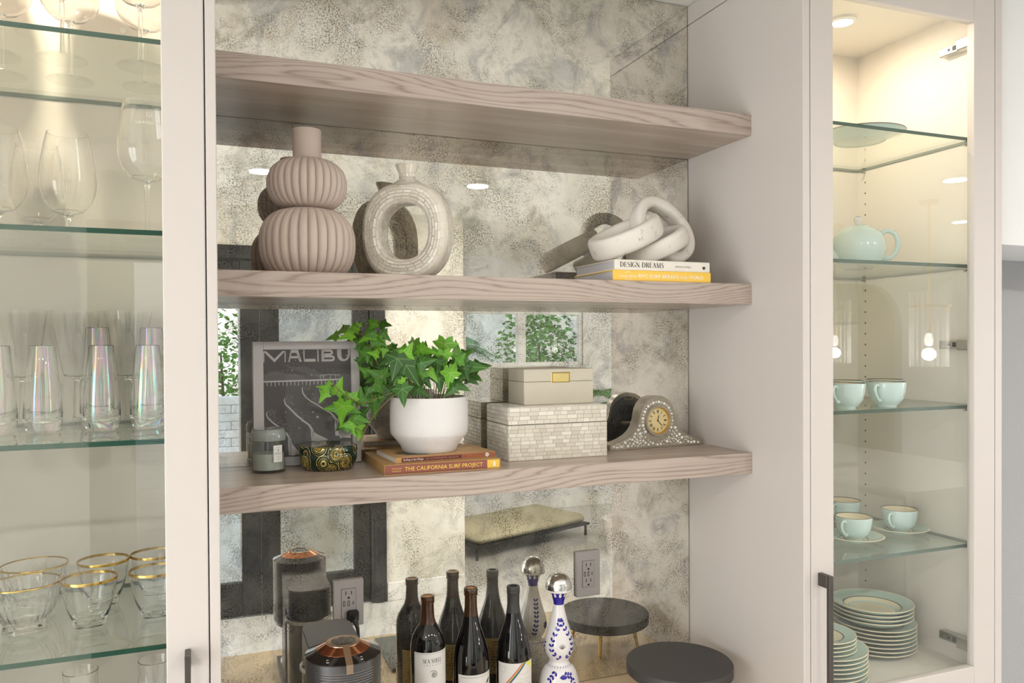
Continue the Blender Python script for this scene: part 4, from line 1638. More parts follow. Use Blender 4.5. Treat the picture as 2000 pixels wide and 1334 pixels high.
stuff(flat('sparkles', M_PRINTL, [p for p in sp_ if max(a[0] for a in p) < .995 and max(a[1] for a in p) < .99 and min(a[0] for a in p) > .005], [], .0040))
MB().box(bx0, FW - bx1, .0022, .0034, bz0, FH - bz1).mapped(tilt).build('glazing', M_ACRYLIC, t, 0)

# candle jar
t = thing('candle_jar', 'grey-green glass jar candle with small white label, beside the framed print', 'candle', (.1305, 1.763, S3T))
MB().lathe([(0, .0), (.0335, .0), (.0355, .003), (.0358, .062), (.0345, .066), (.0322, .066), (.0322, .006), (0, .006)], 48).build('jar', M_GREYGLASS, t)
MB().lathe([(0, .0065), (.0318, .0065), (.0318, .040), (0, .041)], 40).build('wax', M_WAX, t)
MB().lathe([(0, .0), (.0350, .0), (.0357, .003), (.0357, .006), (0, .006)], 40).build('base', M_GREYGLASS, t)
ld = MB().lathe([(0, .0665), (.0335, .0665), (.0355, .068), (.0362, .074), (.0362, .082), (.0345, .086), (.0325, .0905), (.0335, .0925), (0, .094)], 48)
ld.build('lid', principled('jar_lid_glass', srgb(146, 152, 147), .12, coat=.4), t)
b = MB()
for k in range(7):
    for i in range(34):
        a, z = 2 * PI * (i + .5 * (k % 2)) / 34, .043 + .0032 * k
        b.add([(.0360 * math.cos(a + dx / .036), .0360 * math.sin(a + dx / .036), z + dz) for dx, dz in ((-.0022, 0), (0, -.0014), (.0022, 0), (0, .0014))] + [(.0368 * math.cos(a), .0368 * math.sin(a), z)],
              [(0, 1, 4), (1, 2, 4), (2, 3, 4), (3, 0, 4)])
stuff(b.build('embossing', M_GREYGLASS, t, 0))
aw = around(0, 0, .0363, math.radians(-62))
lb = MB().add([aw(x, z) for z in (.0235, .059) for x in [-.0105 + .021 * i / 6 for i in range(7)]], [(i, i + 1, 8 + i, 7 + i) for i in range(6)])
lbo = lb.build('paper_label', M_LABELW, t, 0)
aw2 = around(0, 0, .0365, math.radians(-62))
b = MB()
for z, w_, h_ in ((.0425, .008, .0009), (.0400, .0075, .0009), (.0345, .005, .0005), (.0300, .0045, .0005), (.0535, .004, .0005)):
    b.add([aw2(-w_, z), aw2(0, z), aw2(w_, z), aw2(w_, z + h_), aw2(0, z + h_), aw2(-w_, z + h_)], [(0, 1, 4, 5), (1, 2, 3, 4)])
b.add([aw2(.0018 * math.cos(q), .0485 + .0018 * math.sin(q)) for q in [2 * PI * i / 10 for i in range(10)]], [tuple(range(10))])
b.build('label_print', principled('ink_soft_grey', srgb(140, 136, 134), .7), lbo, 0, recalc=False)

# printed candle tin
t = thing('candle_tin', 'round lidded candle tin printed with green, black and gold rings', 'candle', (.2550, 1.7585, S3T), math.radians(-40))
MB().lathe([(0, .0), (.046, .0), (.052, .002), (.0590, .012), (.0622, .024), (.0618, .034), (.0604, .0385), (0, .0385)], 64).build('tin', M_TIN, t, 50)
MB().lathe([(.0608, .0385), (.0626, .0385), (.0629, .0400), (.0622, .0495), (.0604, .0525), (.0565, .0532), (.042, .0500), (.036, .0505), (0, .0515)], 64).build('lid', M_TIN, t, 40)

# two books under the ivy
t = thing('book', 'brick-red spined surf book in a tan slipcase, under the ivy pot', 'book', (.3475, 1.6125, S3T))
HB, DB, WB = .0208, .222, .2545
cs = MB().box(0, WB, .0, DB, 0, .0012).box(0, WB, 0, DB, HB - .0012, HB).box(0, .0012, 0, DB, .0012, HB - .0012).box(WB - .0012, WB, 0, DB, .0012, HB - .0012).box(0, WB, DB - .0012, DB, .0012, HB - .0012)
cs.build('slipcase', M_BOOKT, t, 0)
MB().box(.0016, WB - .0016, .0008, DB - .002, .0016, HB - .0016, .0008).build('cover', M_BOOKR, t, 0)
fb = front(.0004)
lettering('THE CALIFORNIA SURF PROJECT', 'title', M_INKY, t, fb, .043, .0066, .171, .0082)
lettering('Soderquist', 'author', M_INKY, t, fb, .016, .0112, .020, .0026)
lettering('& Burkard', 'author', M_INKY, t, fb, .016, .0060, .018, .0026)
MB().box(.2245, WB - .0018, .0003, .0008, .0018, HB - .0018).build('spine_block', M_BOOKY, t, 0)
MB().strip([(.2405 + .001 * math.sin(q * 1.3), .0050 + .011 * q / 9) for q in range(10)], [.0008, .0022, .0026, .0022, .0012, .0014, .0026, .0016, .0009, .0006], .0001).build('emblem', M_INKW, t, 0, recalc=False)
RB = math.radians(3.5)
t = thing('book', 'thin tan paperback surfing guide, directly under the white ivy pot', 'book', (.3745, 1.630, S3T + HB + .0002), RB)
H2 = .0112
MB().box(0, .228, 0, .150, 0, .0007).box(0, .228, 0, .150, H2 - .0007, H2).box(0, .228, 0, .0008, .0007, H2 - .0007).build('cover', M_BOOKT, t, 0)
pg = MB()
for k in range(6):
    pg.box(.0003 + .0005 * (k % 2), .2277 - .0005 * (k % 2), .0008, .1495, .0007 + (H2 - .0014) * k / 6, .0007 + (H2 - .0014) * (k + 1) / 6)
pg.build('pages', M_PAPER, t, 0)
MB().box(.013, .228, -.0005, 0, .0006, H2 - .0006).build('spine_band', principled('spine_rust', srgb(150, 88, 58), .5, noise=(90, .35)), t, 0)
MB().box(.014, .148, -.0008, -.0005, .0020, H2 - .0020).build('title_panel', principled('spine_maroon', srgb(92, 48, 42), .5), t, 0)
lettering('Surfing in San Diego', 'title', M_INKW, t, front(-.0010), .017, .0040, .044, .0040)
lettering('A COMPLETE GUIDE', 'title', principled('ink_pink', srgb(196, 140, 120), .6), t, front(-.0010), .068, .0042, .072, .0030)
MB().prism(disc_pts(.208, .0056, .0042, 16), -.0009, -.0005).build('emblem', M_INKW, t, 0)
MB().strip([(.205, .0056), (.211, .0078)], .0004, -.0011).strip([(.205, .0056), (.211, .0034)], .0004, -.0011).build('emblem_mark', M_INKD, t, 0, recalc=False)
cv = MB()
rnd = random.Random(3)
op = []
for i in range(26):
    q = 2 * PI * i / 26
    k = 1 + rnd.uniform(-.18, .18)
    op.append((.072 + .052 * k * math.cos(q), .060 + .034 * k * math.sin(q)))
cv.prism(op, H2, H2 + .0002, axis='z')
cv.build('cover_picture', principled('cover_tree_green', srgb(74, 72, 40), .5, noise=(200, .4)), t, 0)
MB().box(.155, .205, .075, .095, H2, H2 + .0002).build('cover_title', principled('cover_ochre', srgb(216, 176, 96), .5), t, 0)

# ivy in a white ceramic pot
t = thing('potted_ivy', 'bright green ivy trailing from a matte white ceramic pot on two books', 'plant', (.473, 1.722, S3T + HB + H2 + .0006))
PO = Vector(t.location)
MB().lathe([(0, 0), (.0580, 0), (.0600, .002), (.0640, .012), (.0745, .026), (.0835, .036), (.0862, .042), (.0872, .060), (.0868, .100), (.0850, .118), (.0838, .1205), (.0815, .1205), (.0800, .117), (.0815, .060), (.075, .03), (0, .02)], 80).build('pot', M_POT, t, 40)
MB().lathe([(0, .106), (.04, .108), (.0808, .104), (.0808, .098), (0, .098)], 40, rfun=lambda r, z, a: r).build('soil', M_SOIL, t)


def leaf_mesh(name, mat, fold, droop):
    """five-lobed ivy leaf: petiole end at the origin, tip along +x, unit length"""
    half = [(0.0, 0.0), (-.10, .10), (-.16, .28), (.02, .30), (.06, .36), (.10, .54), (.24, .40), (.34, .26), (.44, .21), (.70, .13), (1.0, 0.0)]
    ctr = [(0.0, 0), (.08, 0), (.16, 0), (.26, 0), (.40, 0), (.60, 0), (1.0, 0)]

    def z(x, y):
        return -fold * abs(y) * .6 - droop * (x * x) * .35 + .10 * abs(y) * abs(y)
    b = MB()
    c0 = (.16, 0)
    for s in (1, -1):
        pts = [c0] + [(x, s * y) for x, y in half]
        b.add([(x, y, z(x, y)) for x, y in pts], [(0, i, i + 1) if s == 1 else (0, i + 1, i) for i in range(1, len(pts) - 1)])
    me = b.mesh(name, mat, 180, recalc=False)
    return me


LM = {(k, v): leaf_mesh('leaf', M_LEAF[k], *((.35, .5), (.15, .9), (.55, .25))[v]) for k in range(3) for v in range(3)}
LEAVES = [
    (0.325, 1.787, 1.8404, 0.0344, 2, 0.129, 0.157, 0.5, -0.842, 'u'),
    (0.3099, 1.7544, 1.8239, 0.0405, 2, 0.021, -0.091, -0.424, 0.901, 'u'),
    (0.3329, 1.7777, 1.844, 0.0149, 2, 0.208, 0.106, -0.71, 0.664, 'u'),
    (0.3588, 1.7657, 1.8538, 0.039, 2, 0.115, 0.502, 0.364, -0.776, 'u'),
    (0.368, 1.7887, 1.8464, 0.0162, 2, 0.572, 0.425, -0.68, 0.176, 'u'),
    (0.3848, 1.8152, 1.8507, 0.0353, 1, 0.789, 0.475, -0.113, -0.374, 'u'),
    (0.3574, 1.7669, 1.8272, 0.0456, 2, 0.132, 0.201, 0.377, -0.894, 'u'),
    (0.3779, 1.7764, 1.8297, 0.0347, 1, 0.687, 0.614, 0.201, -0.333, 'u'),
    (0.3579, 1.7621, 1.8137, 0.0389, 1, 0.798, 0.516, 0.08, -0.3, 'u'),
    (0.3656, 1.7696, 1.8152, 0.046, 2, 0.275, 0.655, 0.311, -0.632, 'u'),
    (0.3323, 1.7964, 1.8122, 0.03, 1, 0.46, 0.462, 0.353, -0.671, 'u'),
    (0.3663, 1.756, 1.7795, 0.0296, 2, 0.044, 0.082, -0.621, 0.778, 'u'),
    (0.3326, 1.8035, 1.7976, 0.0279, 1, 0.539, 0.523, 0.392, -0.531, 'u'),
    (0.3821, 1.7639, 1.7923, 0.0253, 2, 0.507, 0.381, 0.441, -0.635, 'u'),
    (0.3432, 1.7656, 1.788, 0.0342, 1, 0.56, 0.4, 0.377, -0.619, 'u'),
    (0.3389, 1.7796, 1.7848, 0.0299, 1, 0.138, 0.463, 0.444, -0.755, 'u'),
    (0.331, 1.7888, 1.7708, 0.03, 0, 0.409, 0.598, 0.417, -0.549, 'u'),
    (0.3494, 1.7814, 1.7759, 0.0299, 1, 0.578, 0.527, 0.211, -0.586, 'u'),
    (0.3507, 1.7627, 1.83, 0.0319, 1, 0.578, 0.6, 0.207, -0.512, 'u'),
    (0.3486, 1.7932, 1.8002, 0.0278, 1, 0.295, 0.369, 0.434, -0.767, 'u'),
    (0.4161, 1.7666, 1.7623, 0.0416, 1, -0.0, 0.05, -0.495, 0.868, 'm'),
    (0.3788, 1.7375, 1.727, 0.0544, 1, 0.251, 0.071, -0.629, 0.732, 'm'),
    (0.3715, 1.7711, 1.7312, 0.0414, 1, 0.013, 0.197, 0.492, -0.848, 'm'),
    (0.3468, 1.7618, 1.7386, 0.0342, 1, 0.147, 0.212, -0.541, 0.8, 'm'),
    (0.3874, 1.6503, 1.7803, 0.0647, 0, 0.37, 0.45, 0.387, -0.715, 'm'),
    (0.4291, 1.7367, 1.7866, 0.0433, 1, 0.014, 0.048, -0.52, 0.853, 'm'),
    (0.4006, 1.6493, 1.7736, 0.0433, 2, 0.603, 0.557, -0.546, 0.168, 'm'),
    (0.4626, 1.7194, 1.794, 0.041, 1, 0.078, 0.213, 0.496, -0.838, 'm'),
    (0.4412, 1.6977, 1.7903, 0.0516, 2, 0.855, 0.41, -0.122, -0.293, 'm'),
    (0.4044, 1.7158, 1.7896, 0.0494, 1, 0.647, 0.49, 0.212, -0.545, 'm'),
    (0.3975, 1.6518, 1.7659, 0.0718, 0, 0.671, 0.562, 0.281, -0.393, 'm'),
    (0.4557, 1.7283, 1.7849, 0.0503, 1, 0.413, 0.422, 0.413, -0.694, 'm'),
    (0.4305, 1.6565, 1.761, 0.0503, 0, 0.755, 0.571, -0.266, -0.18, 'm'),
    (0.51, 1.7187, 1.8119, 0.0669, 2, 0.296, 0.596, 0.338, -0.666, 'm'),
    (0.4948, 1.6786, 1.7854, 0.0473, 2, 0.374, 0.624, 0.383, -0.569, 'm'),
    (0.4974, 1.7191, 1.7714, 0.0367, 1, 0.317, 0.325, -0.734, 0.505, 'm'),
    (0.4815, 1.6813, 1.7707, 0.047, 0, 0.375, 0.526, 0.227, -0.728, 'm'),
    (0.5382, 1.7182, 1.7703, 0.0464, 1, 0.487, 0.499, -0.536, 0.476, 'm'),
    (0.5589, 1.752, 1.7742, 0.0402, 1, 0.785, 0.49, -0.362, -0.116, 'm'),
    (0.5558, 1.7159, 1.7706, 0.0509, 0, 0.103, 0.134, 0.448, -0.878, 'm'),
    (0.5299, 1.6893, 1.7518, 0.075, 0, 0.752, 0.588, -0.187, -0.233, 'm'),
    (0.5689, 1.7022, 1.7522, 0.0509, 0, 0.868, 0.446, -0.122, -0.178, 'm'),
    (0.5666, 1.7404, 1.7389, 0.0517, 0, 0.734, 0.513, -0.02, -0.444, 'm'),
    (0.5107, 1.6876, 1.746, 0.0454, 2, 0.719, 0.616, 0.063, -0.316, 'm'),
    (0.5056, 1.6635, 1.7464, 0.0535, 2, 0.442, 0.449, 0.357, -0.69, 'm'),
    (0.5236, 1.6939, 1.7139, 0.0457, 0, 0.766, 0.575, 0.047, -0.284, 'm'),
    (0.4625, 1.6847, 1.745, 0.0381, 2, 0.717, 0.493, 0.184, -0.457, 'm'),
    (0.484, 1.6781, 1.7331, 0.0471, 0, 0.454, 0.562, 0.367, -0.585, 'm'),
    (0.3926, 1.6534, 1.7269, 0.0261, 2, 0.601, 0.649, 0.252, -0.392, 'm'),
    (0.3954, 1.7477, 1.7329, 0.0526, 1, 0.307, 0.455, 0.468, -0.692, 'm'),
    (0.3878, 1.6299, 1.7154, 0.0535, 0, 0.424, 0.599, 0.296, -0.611, 'm'),
    (0.3799, 1.7251, 1.7054, 0.0383, 0, 0.679, 0.543, 0.223, -0.441, 'm'),
    (0.3802, 1.743, 1.7102, 0.0455, 0, 0.313, 0.483, 0.469, -0.67, 'm'),
    (0.3686, 1.7273, 1.7132, 0.0471, 1, 0.113, 0.2, 0.604, -0.763, 'm'),
    (0.4172, 1.6979, 1.7162, 0.0379, 0, 0.607, 0.499, 0.23, -0.574, 'm'),
    (0.4327, 1.685, 1.706, 0.0422, 0, 0.714, 0.546, -0.022, -0.438, 'm'),
    (0.5073, 1.6344, 1.7111, 0.0397, 0, 0.032, 0.403, 0.435, -0.804, 'm'),
    (0.5623, 1.7219, 1.7263, 0.0373, 0, 0.734, 0.574, 0.071, -0.355, 'm'),
    (0.445, 1.6875, 1.7318, 0.0402, 0, 0.28, 0.352, 0.494, -0.744, 'm'),
    (0.4515, 1.6887, 1.7315, 0.0381, 0, 0.576, 0.631, 0.235, -0.463, 'm'),
    (0.3946, 1.7418, 1.7384, 0.0387, 0, 0.028, -0.217, -0.438, 0.872, 'm'),
    (0.3854, 1.7479, 1.7425, 0.0366, 0, 0.271, 0.007, -0.618, 0.738, 'm'),
    (0.538, 1.6734, 1.7535, 0.0408, 0, 0.466, 0.645, 0.247, -0.553, 'm'),
    (0.5337, 1.7351, 1.7616, 0.0396, 0, 0.316, 0.416, 0.304, -0.796, 'm'),
    (0.4371, 1.6614, 1.7324, 0.0374, 1, 0.547, 0.534, -0.608, 0.216, 'm'),
    (0.4235, 1.6855, 1.7423, 0.04, 0, 0.403, 0.343, -0.685, 0.501, 'm'),
    (0.3942, 1.6602, 1.7483, 0.0392, 0, 0.372, 0.365, 0.476, -0.708, 'm'),
    (0.4846, 1.7134, 1.7602, 0.0365, 1, 0.758, 0.452, -0.465, -0.07, 'm'),
    (0.5193, 1.6522, 1.76, 0.0334, 1, 0.633, 0.546, -0.546, 0.047, 'm'),
    (0.3933, 1.74, 1.7728, 0.0387, 0, 0.03, 0.265, 0.448, -0.853, 'm'),
    (0.248, 1.6987, 1.7082, 0.0302, 2, 0.191, 0.07, -0.525, 0.826, 'l'),
    (0.2497, 1.707, 1.7167, 0.0163, 2, 0.598, 0.424, -0.585, 0.347, 'l'),
    (0.2429, 1.6993, 1.7025, 0.0323, 2, 0.312, 0.34, 0.425, -0.779, 'l'),
    (0.2682, 1.7231, 1.6951, 0.0439, 2, 0.571, 0.528, -0.583, 0.233, 'l'),
    (0.3028, 1.7189, 1.6772, 0.0531, 2, 0.382, 0.084, -0.669, 0.632, 'l'),
    (0.3183, 1.7164, 1.672, 0.0443, 1, 0.59, 0.364, -0.632, 0.347, 'l'),
    (0.3522, 1.7366, 1.6886, 0.0586, 1, 0.524, 0.508, 0.456, -0.51, 'l'),
    (0.2846, 1.726, 1.6902, 0.0465, 1, 0.601, 0.61, 0.324, -0.402, 'l'),
    (0.278, 1.7144, 1.6666, 0.0459, 1, 0.013, -0.022, 0.525, -0.85, 'l'),
    (0.281, 1.7011, 1.6793, 0.0609, 2, 0.252, 0.53, 0.294, -0.754, 'l'),
    (0.2865, 1.7116, 1.6669, 0.0395, 1, 0.745, 0.625, 0.049, -0.229, 'l'),
    (0.3036, 1.7095, 1.6321, 0.0373, 2, 0.058, 0.044, 0.582, -0.81, 'l'),
    (0.2912, 1.7093, 1.6243, 0.0285, 1, 0.114, -0.096, -0.619, 0.771, 'l'),
    (0.2833, 1.7335, 1.629, 0.0266, 0, 0.115, 0.37, 0.562, -0.731, 'l'),
    (0.294, 1.724, 1.6324, 0.0376, 2, 0.694, 0.458, 0.278, -0.481, 'l'),
    (0.3118, 1.7123, 1.6295, 0.0375, 2, 0.417, 0.623, 0.32, -0.579, 'l'),
    (0.2986, 1.7104, 1.6442, 0.0462, 1, 0.723, 0.644, -0.054, -0.244, 'l'),
    (0.3176, 1.7169, 1.6457, 0.0376, 0, 0.747, 0.446, -0.493, 0.013, 'l'),
    (0.3204, 1.7245, 1.6213, 0.0312, 1, 0.342, 0.153, -0.676, 0.634, 'l'),
    (0.3154, 1.7179, 1.615, 0.0266, 2, 0.429, 0.489, 0.397, -0.647, 'l'),
    (0.3298, 1.7434, 1.686, 0.0359, 1, 0.772, 0.432, 0.128, -0.448, 'l'),
    (0.3495, 1.7424, 1.6946, 0.0338, 0, 0.581, 0.592, 0.109, -0.548, 'l'),
    (0.3338, 1.7042, 1.7095, 0.0308, 0, 0.282, 0.48, 0.305, -0.773, 'l'),
    (0.3671, 1.7345, 1.7129, 0.0339, 0, 0.236, 0.552, 0.444, -0.665, 'l'),
]

stems = {'u': Vector((.395, 1.735, 1.700)), 'l': Vector((.405, 1.690, 1.690)), 'm': None}
nodes = []
for i, (x, y, z, s, b_, qw, qx, qy, qz, g) in enumerate(LEAVES):
    o = bpy.data.objects.new('leaf', LM[(b_, i % 3)])
    col.objects.link(o)
    o.parent = t
    o.location = Vector((x, y, z)) - PO
    o.rotation_mode = 'QUATERNION'
    o.rotation_quaternion = Quaternion((qw, qx, qy, qz))
    o.scale = (s * .9, s * .9, s * .9)
# vines: three trailing stems, and a petiole for every leaf
rnd = random.Random(2)


def vine(pts, r=.0011):
    pts = [Vector(p) - PO for p in pts]
    out_ = []
    for i in range(len(pts) - 1):
        for k in range(4):
            q = k / 4
            p0, p1, p2, p3 = pts[max(i - 1, 0)], pts[i], pts[i + 1], pts[min(i + 2, len(pts) - 1)]
            out_.append(.5 * ((2 * p1) + (p2 - p0) * q + (2 * p0 - 5 * p1 + 4 * p2 - p3) * q * q + (3 * p1 - p0 - 3 * p2 + p3) * q ** 3))
    out_.append(pts[-1])
    MB().tube(out_, r, 6).build('stem', M_STEM, t)
    return [p + PO for p in out_]


V1 = vine([(.43, 1.735, 1.672), (.405, 1.745, 1.705), (.375, 1.765, 1.74), (.362, 1.78, 1.785), (.360, 1.785, 1.83), (.357, 1.785, 1.865)])
V2 = vine([(.44, 1.69, 1.672), (.405, 1.69, 1.700), (.365, 1.70, 1.690), (.325, 1.71, 1.675), (.29, 1.715, 1.690), (.262, 1.715, 1.715)])
V3 = vine([(.44, 1.70, 1.672), (.40, 1.70, 1.695), (.362, 1.708, 1.665), (.338, 1.712, 1.635), (.325, 1.713, 1.610), (.318, 1.712, 1.592)])
V4 = vine([(.47, 1.72, 1.672), (.455, 1.71, 1.72), (.44, 1.70, 1.75)], .001)
V5 = vine([(.50, 1.72, 1.672), (.51, 1.715, 1.72), (.505, 1.70, 1.76)], .001)
V6 = vine([(.52, 1.72, 1.672), (.545, 1.71, 1.715), (.57, 1.69, 1.735)], .001)
pet = MB()
for (x, y, z, s, b_, qw, qx, qy, qz, g) in LEAVES:
    p = Vector((x, y, z))
    if g == 'm':
        src = Vector((.473 + max(-.06, min(.06, (x - .473) * .55)) + rnd.uniform(-.008, .008), 1.722 + (y - 1.722) * .4, 1.674))
    else:
        src = min(V1 if g == 'u' else V2 + V3, key=lambda q: (q - p).length)
    mid = (p + src) / 2 + Vector((0, 0, .012 if g == 'm' else .004))
    pet.tube([src - PO, mid - PO, p - PO], [.0008, .0006, .0005], 4, caps=False)
stuff(pet.build('petioles', M_STEM, t))


# boxes
def tile_face(root, origin, ux, uz, nrm, W_, H_, seed, parts, rowh=.0092, lmean=.021):
    """brick-laid pearl tiles on a W_ x H_ face; parts=True gives one object a tile, else returns one joined mesh"""
    rnd = random.Random(seed)
    ux, uz, nrm, origin = Vector(ux), Vector(uz), Vector(nrm), Vector(origin)
    nr = max(1, round(H_ / rowh))
    rh = H_ / nr
    joined = MB()
    cnt = 0
    for r in range(nr):
        x = -rnd.uniform(0, lmean)
        while x < W_:
            l_ = lmean * rnd.uniform(.7, 1.3)
            a, b_ = max(0, x), min(W_, x + l_)
            x += l_
            if b_ - a < .003:
                continue
            c = origin + ux * ((a + b_) / 2) + uz * (rh * (r + .5))
            if parts:
                o = bpy.data.objects.new('tile', UNIT_TILE)
                col.objects.link(o)
                o.parent = root
                M_ = Matrix((ux, nrm * -1, uz)).transposed().to_4x4()
                o.matrix_local = Matrix.Translation(c) @ M_ @ Matrix.Diagonal(((b_ - a) / 2 - .0003, .0011 + rnd.uniform(0, .0003), rh / 2 - .0003, 1))
                cnt += 1
            else:
                dx, dz = ux * ((b_ - a) / 2 - .0003), uz * (rh / 2 - .0003)
                brick(joined, [c - dx - dz, c + dx - dz, c + dx + dz, c - dx + dz], nrm, .0011, .0004)
    return joined


UNIT_TILE = MB().add([(-1, 0, -1), (1, 0, -1), (1, 0, 1), (-1, 0, 1), (-.96, -1, -.92), (.96, -1, -.92), (.96, -1, .92), (-.96, -1, .92)],
                     [(4, 5, 6, 7), (0, 1, 5, 4), (1, 2, 6, 5), (2, 3, 7, 6), (3, 0, 4, 7)]).mesh('tile', M_PEARL, 0)
W1, D1, H1, HL = .2545, .147, .0820, .0405
t = thing('keepsake_box', 'larger lidded box clad in mother-of-pearl tiles, under the plain beige box', 'box', (.6505, 1.689, S3T))
bd = MB().box(.001, W1 - .001, .001, D1 - .001, 0, H1, .0004).build('body', M_GROUT, t, 0)
ldm = MB().box(.001, W1 - .001, .001, D1 - .001, H1 + .0012, H1 + HL, .0004).build('lid', M_GROUT, t, 0)
MB().box(.003, W1 - .003, .003, D1 - .003, H1 - .001, H1 + .002).build('joint', M_DARKGAP, t, 0)
tile_face(bd, (.001, .001, .0005), (1, 0, 0), (0, 0, 1), (0, -1, 0), W1 - .002, H1 - .001, 1, True)
tile_face(ldm, (.001, .001, H1 + .0015), (1, 0, 0), (0, 0, 1), (0, -1, 0), W1 - .002, HL - .002, 2, True)
tile_face(bd, (.001, D1 - .001, .0005), (0, -1, 0), (0, 0, 1), (-1, 0, 0), D1 - .002, H1 - .001, 3, True)
tile_face(ldm, (.001, D1 - .001, H1 + .0015), (0, -1, 0), (0, 0, 1), (-1, 0, 0), D1 - .002, HL - .002, 4, True)
j = tile_face(ldm, (.001, .001, H1 + HL), (1, 0, 0), (0, 1, 0), (0, 0, 1), W1 - .002, D1 - .002, 5, False)
j2 = tile_face(ldm, (W1 - .001, .001, H1 + .0015), (0, 1, 0), (0, 0, 1), (1, 0, 0), D1 - .002, HL - .002, 6, False)
j3 = tile_face(ldm, (W1 - .001, D1 - .001, H1 + .0015), (-1, 0, 0), (0, 0, 1), (0, 1, 0), W1 - .002, HL - .002, 7, False)
stuff(j.add(j2.v, j2.f).add(j3.v, j3.f).build('mosaic', M_PEARLI, ldm, 0, recalc=False))
j = tile_face(bd, (W1 - .001, .001, .0005), (0, 1, 0), (0, 0, 1), (1, 0, 0), D1 - .002, H1 - .001, 8, False)
j3 = tile_face(bd, (W1 - .001, D1 - .001, .0005), (-1, 0, 0), (0, 0, 1), (0, 1, 0), W1 - .002, H1 - .001, 9, False)
stuff(j.add(j3.v, j3.f).build('mosaic', M_PEARLI, bd, 0, recalc=False))

t = thing('keepsake_box', 'smaller plain beige lidded box with gold clasp, on top of the pearl-tiled box', 'box', (.7095, 1.7375, S3T + H1 + HL + .0014), math.radians(.8))
MB().box(0, .1845, 0, .100, 0, .0545, .0012).build('body', M_BOXS, t, 0)
MB().box(0, .1845, 0, .100, .0552, .0850, .0012).build('lid', M_BOXS, t, 0)
MB().box(.002, .1825, .002, .098, .054, .0556).build('joint', M_DARKGAP, t, 0)
MB().box(.0745, .1175, -.0035, 0, .0535, .0755, .0015).build('clasp', M_SHAG, t, 0)
MB().box(.0715, .1205, -.0010, 0, .0520, .0770, .0006).build('clasp_plate', M_GOLD, t, 0)

# mantel clock
t = thing('mantel_clock', 'small pewter mantel clock with rhinestones and a champagne roman dial', 'clock', (1.0925, 1.766, S3T), math.radians(4.0))
hlf = [(0, .1345), (.012, .1335), (.024, .130), (.035, .1235), (.044, .1145), (.0505, .103), (.0545, .089), (.0575, .073), (.063, .058), (.072, .0455), (.085, .035), (.102, .0265), (.120, .0205), (.136, .0165), (.1425, .0135), (.1445, .008), (.1445, 0)]
outl = [(x, z) for x, z in hlf] + [(-x, z) for x, z in reversed(hlf[1:])]
MB().prism(outl, .004, .034).build('case', M_CLOCKS, t, 25)
DZ = .0700
MB().prism([(x * .985, z * .985 + .0006) for x, z in outl], 0, .004).build('face_plate', M_CLOCK, t, 25)
MB().prism([(x * .9, z * .9 + .003) for x, z in outl], .034, .0355).build('back_plate', M_GUN, t, 0)
b = MB().box(-.026, .022, .0355, .042, .062, .104, .002)
b.build('movement', M_BLACK, t, 0)
MB().tube([(-.024, .0405, .052), (.020, .0405, .052)], .0048, 12).build('battery', M_STEEL, t)
MB().tube([(.0201, .0405, .052), (.0085, .0405, .052)], .0050, 12).build('battery_end', M_ORANGE, t)
MB().tube([(.012 * math.cos(q), .0375, .120 + .006 * math.sin(q)) for q in [PI + PI * i / 10 for i in range(11)]], .0012, 6).build('hanger', M_GOLD, t)


def ring_y(r0, r1, y0, y1, n=48):
    """ring around the y axis at the dial centre: section r0..r1, y0..y1"""
    return MB().lathe([(r0, -y1), (r1, -y1), (r1, -y0), (r0, -y0), (r0, -y1)], n).mapped(lambda x, y, z: (x, -z, DZ + y))


ring_y(.0345, .0395, -.006, .0).build('bezel', M_CLOCKS, t)
MB().lathe([(.0345, .006), (.0300, -.0015), (.0300, -.0025)], 48).mapped(lambda x, y, z: (x, -z, DZ + y)).build('rim', M_DIALRIM, t)
MB().prism(disc_pts(0, DZ, .0345, 48), -.0006, .0005).build('dial', M_DIAL, t, 0)
dial = t.children[-1]
num = {12: 'XII', 1: 'I', 2: 'II', 3: 'III', 4: 'IV', 5: 'V', 6: 'VI', 7: 'VII', 8: 'VIII', 9: 'IX', 10: 'X', 11: 'XI'}
b = MB()
for h, s in num.items():
    a = PI / 2 - h * PI / 6
    er, et = (math.cos(a), math.sin(a)), (math.sin(a), -math.cos(a))

    def Q(u, v):
        return (er[0] * v + et[0] * u, DZ + er[1] * v + et[1] * u)
    wd = {'I': .0016, 'V': .0034, 'X': .0034}
    tot = sum(wd[c] for c in s)
    x = -tot / 2
    for c in s:
        m_ = x + wd[c] / 2
        r0, r1 = .0195, .0275
        if c == 'I':
            b.strip([Q(m_, r0), Q(m_, r1)], .0006, -.0009)
        elif c == 'V':
            b.strip([Q(m_ - .0013, r1), Q(m_, r0)], .0006, -.0009).strip([Q(m_ + .0013, r1), Q(m_, r0)], .0003, -.0009)
        else:
            b.strip([Q(m_ - .0013, r1), Q(m_ + .0013, r0)], .0006, -.0009).strip([Q(m_ + .0013, r1), Q(m_ - .0013, r0)], .0003, -.0009)
        x += wd[c]
for k in range(60):
    a = 2 * PI * k / 60
    b.strip([(.0288 * math.cos(a), DZ + .0288 * math.sin(a)), (.0296 * math.cos(a), DZ + .0296 * math.sin(a))], .00025, -.0009)
b.build('numerals', M_INKD, dial, 0, recalc=False)
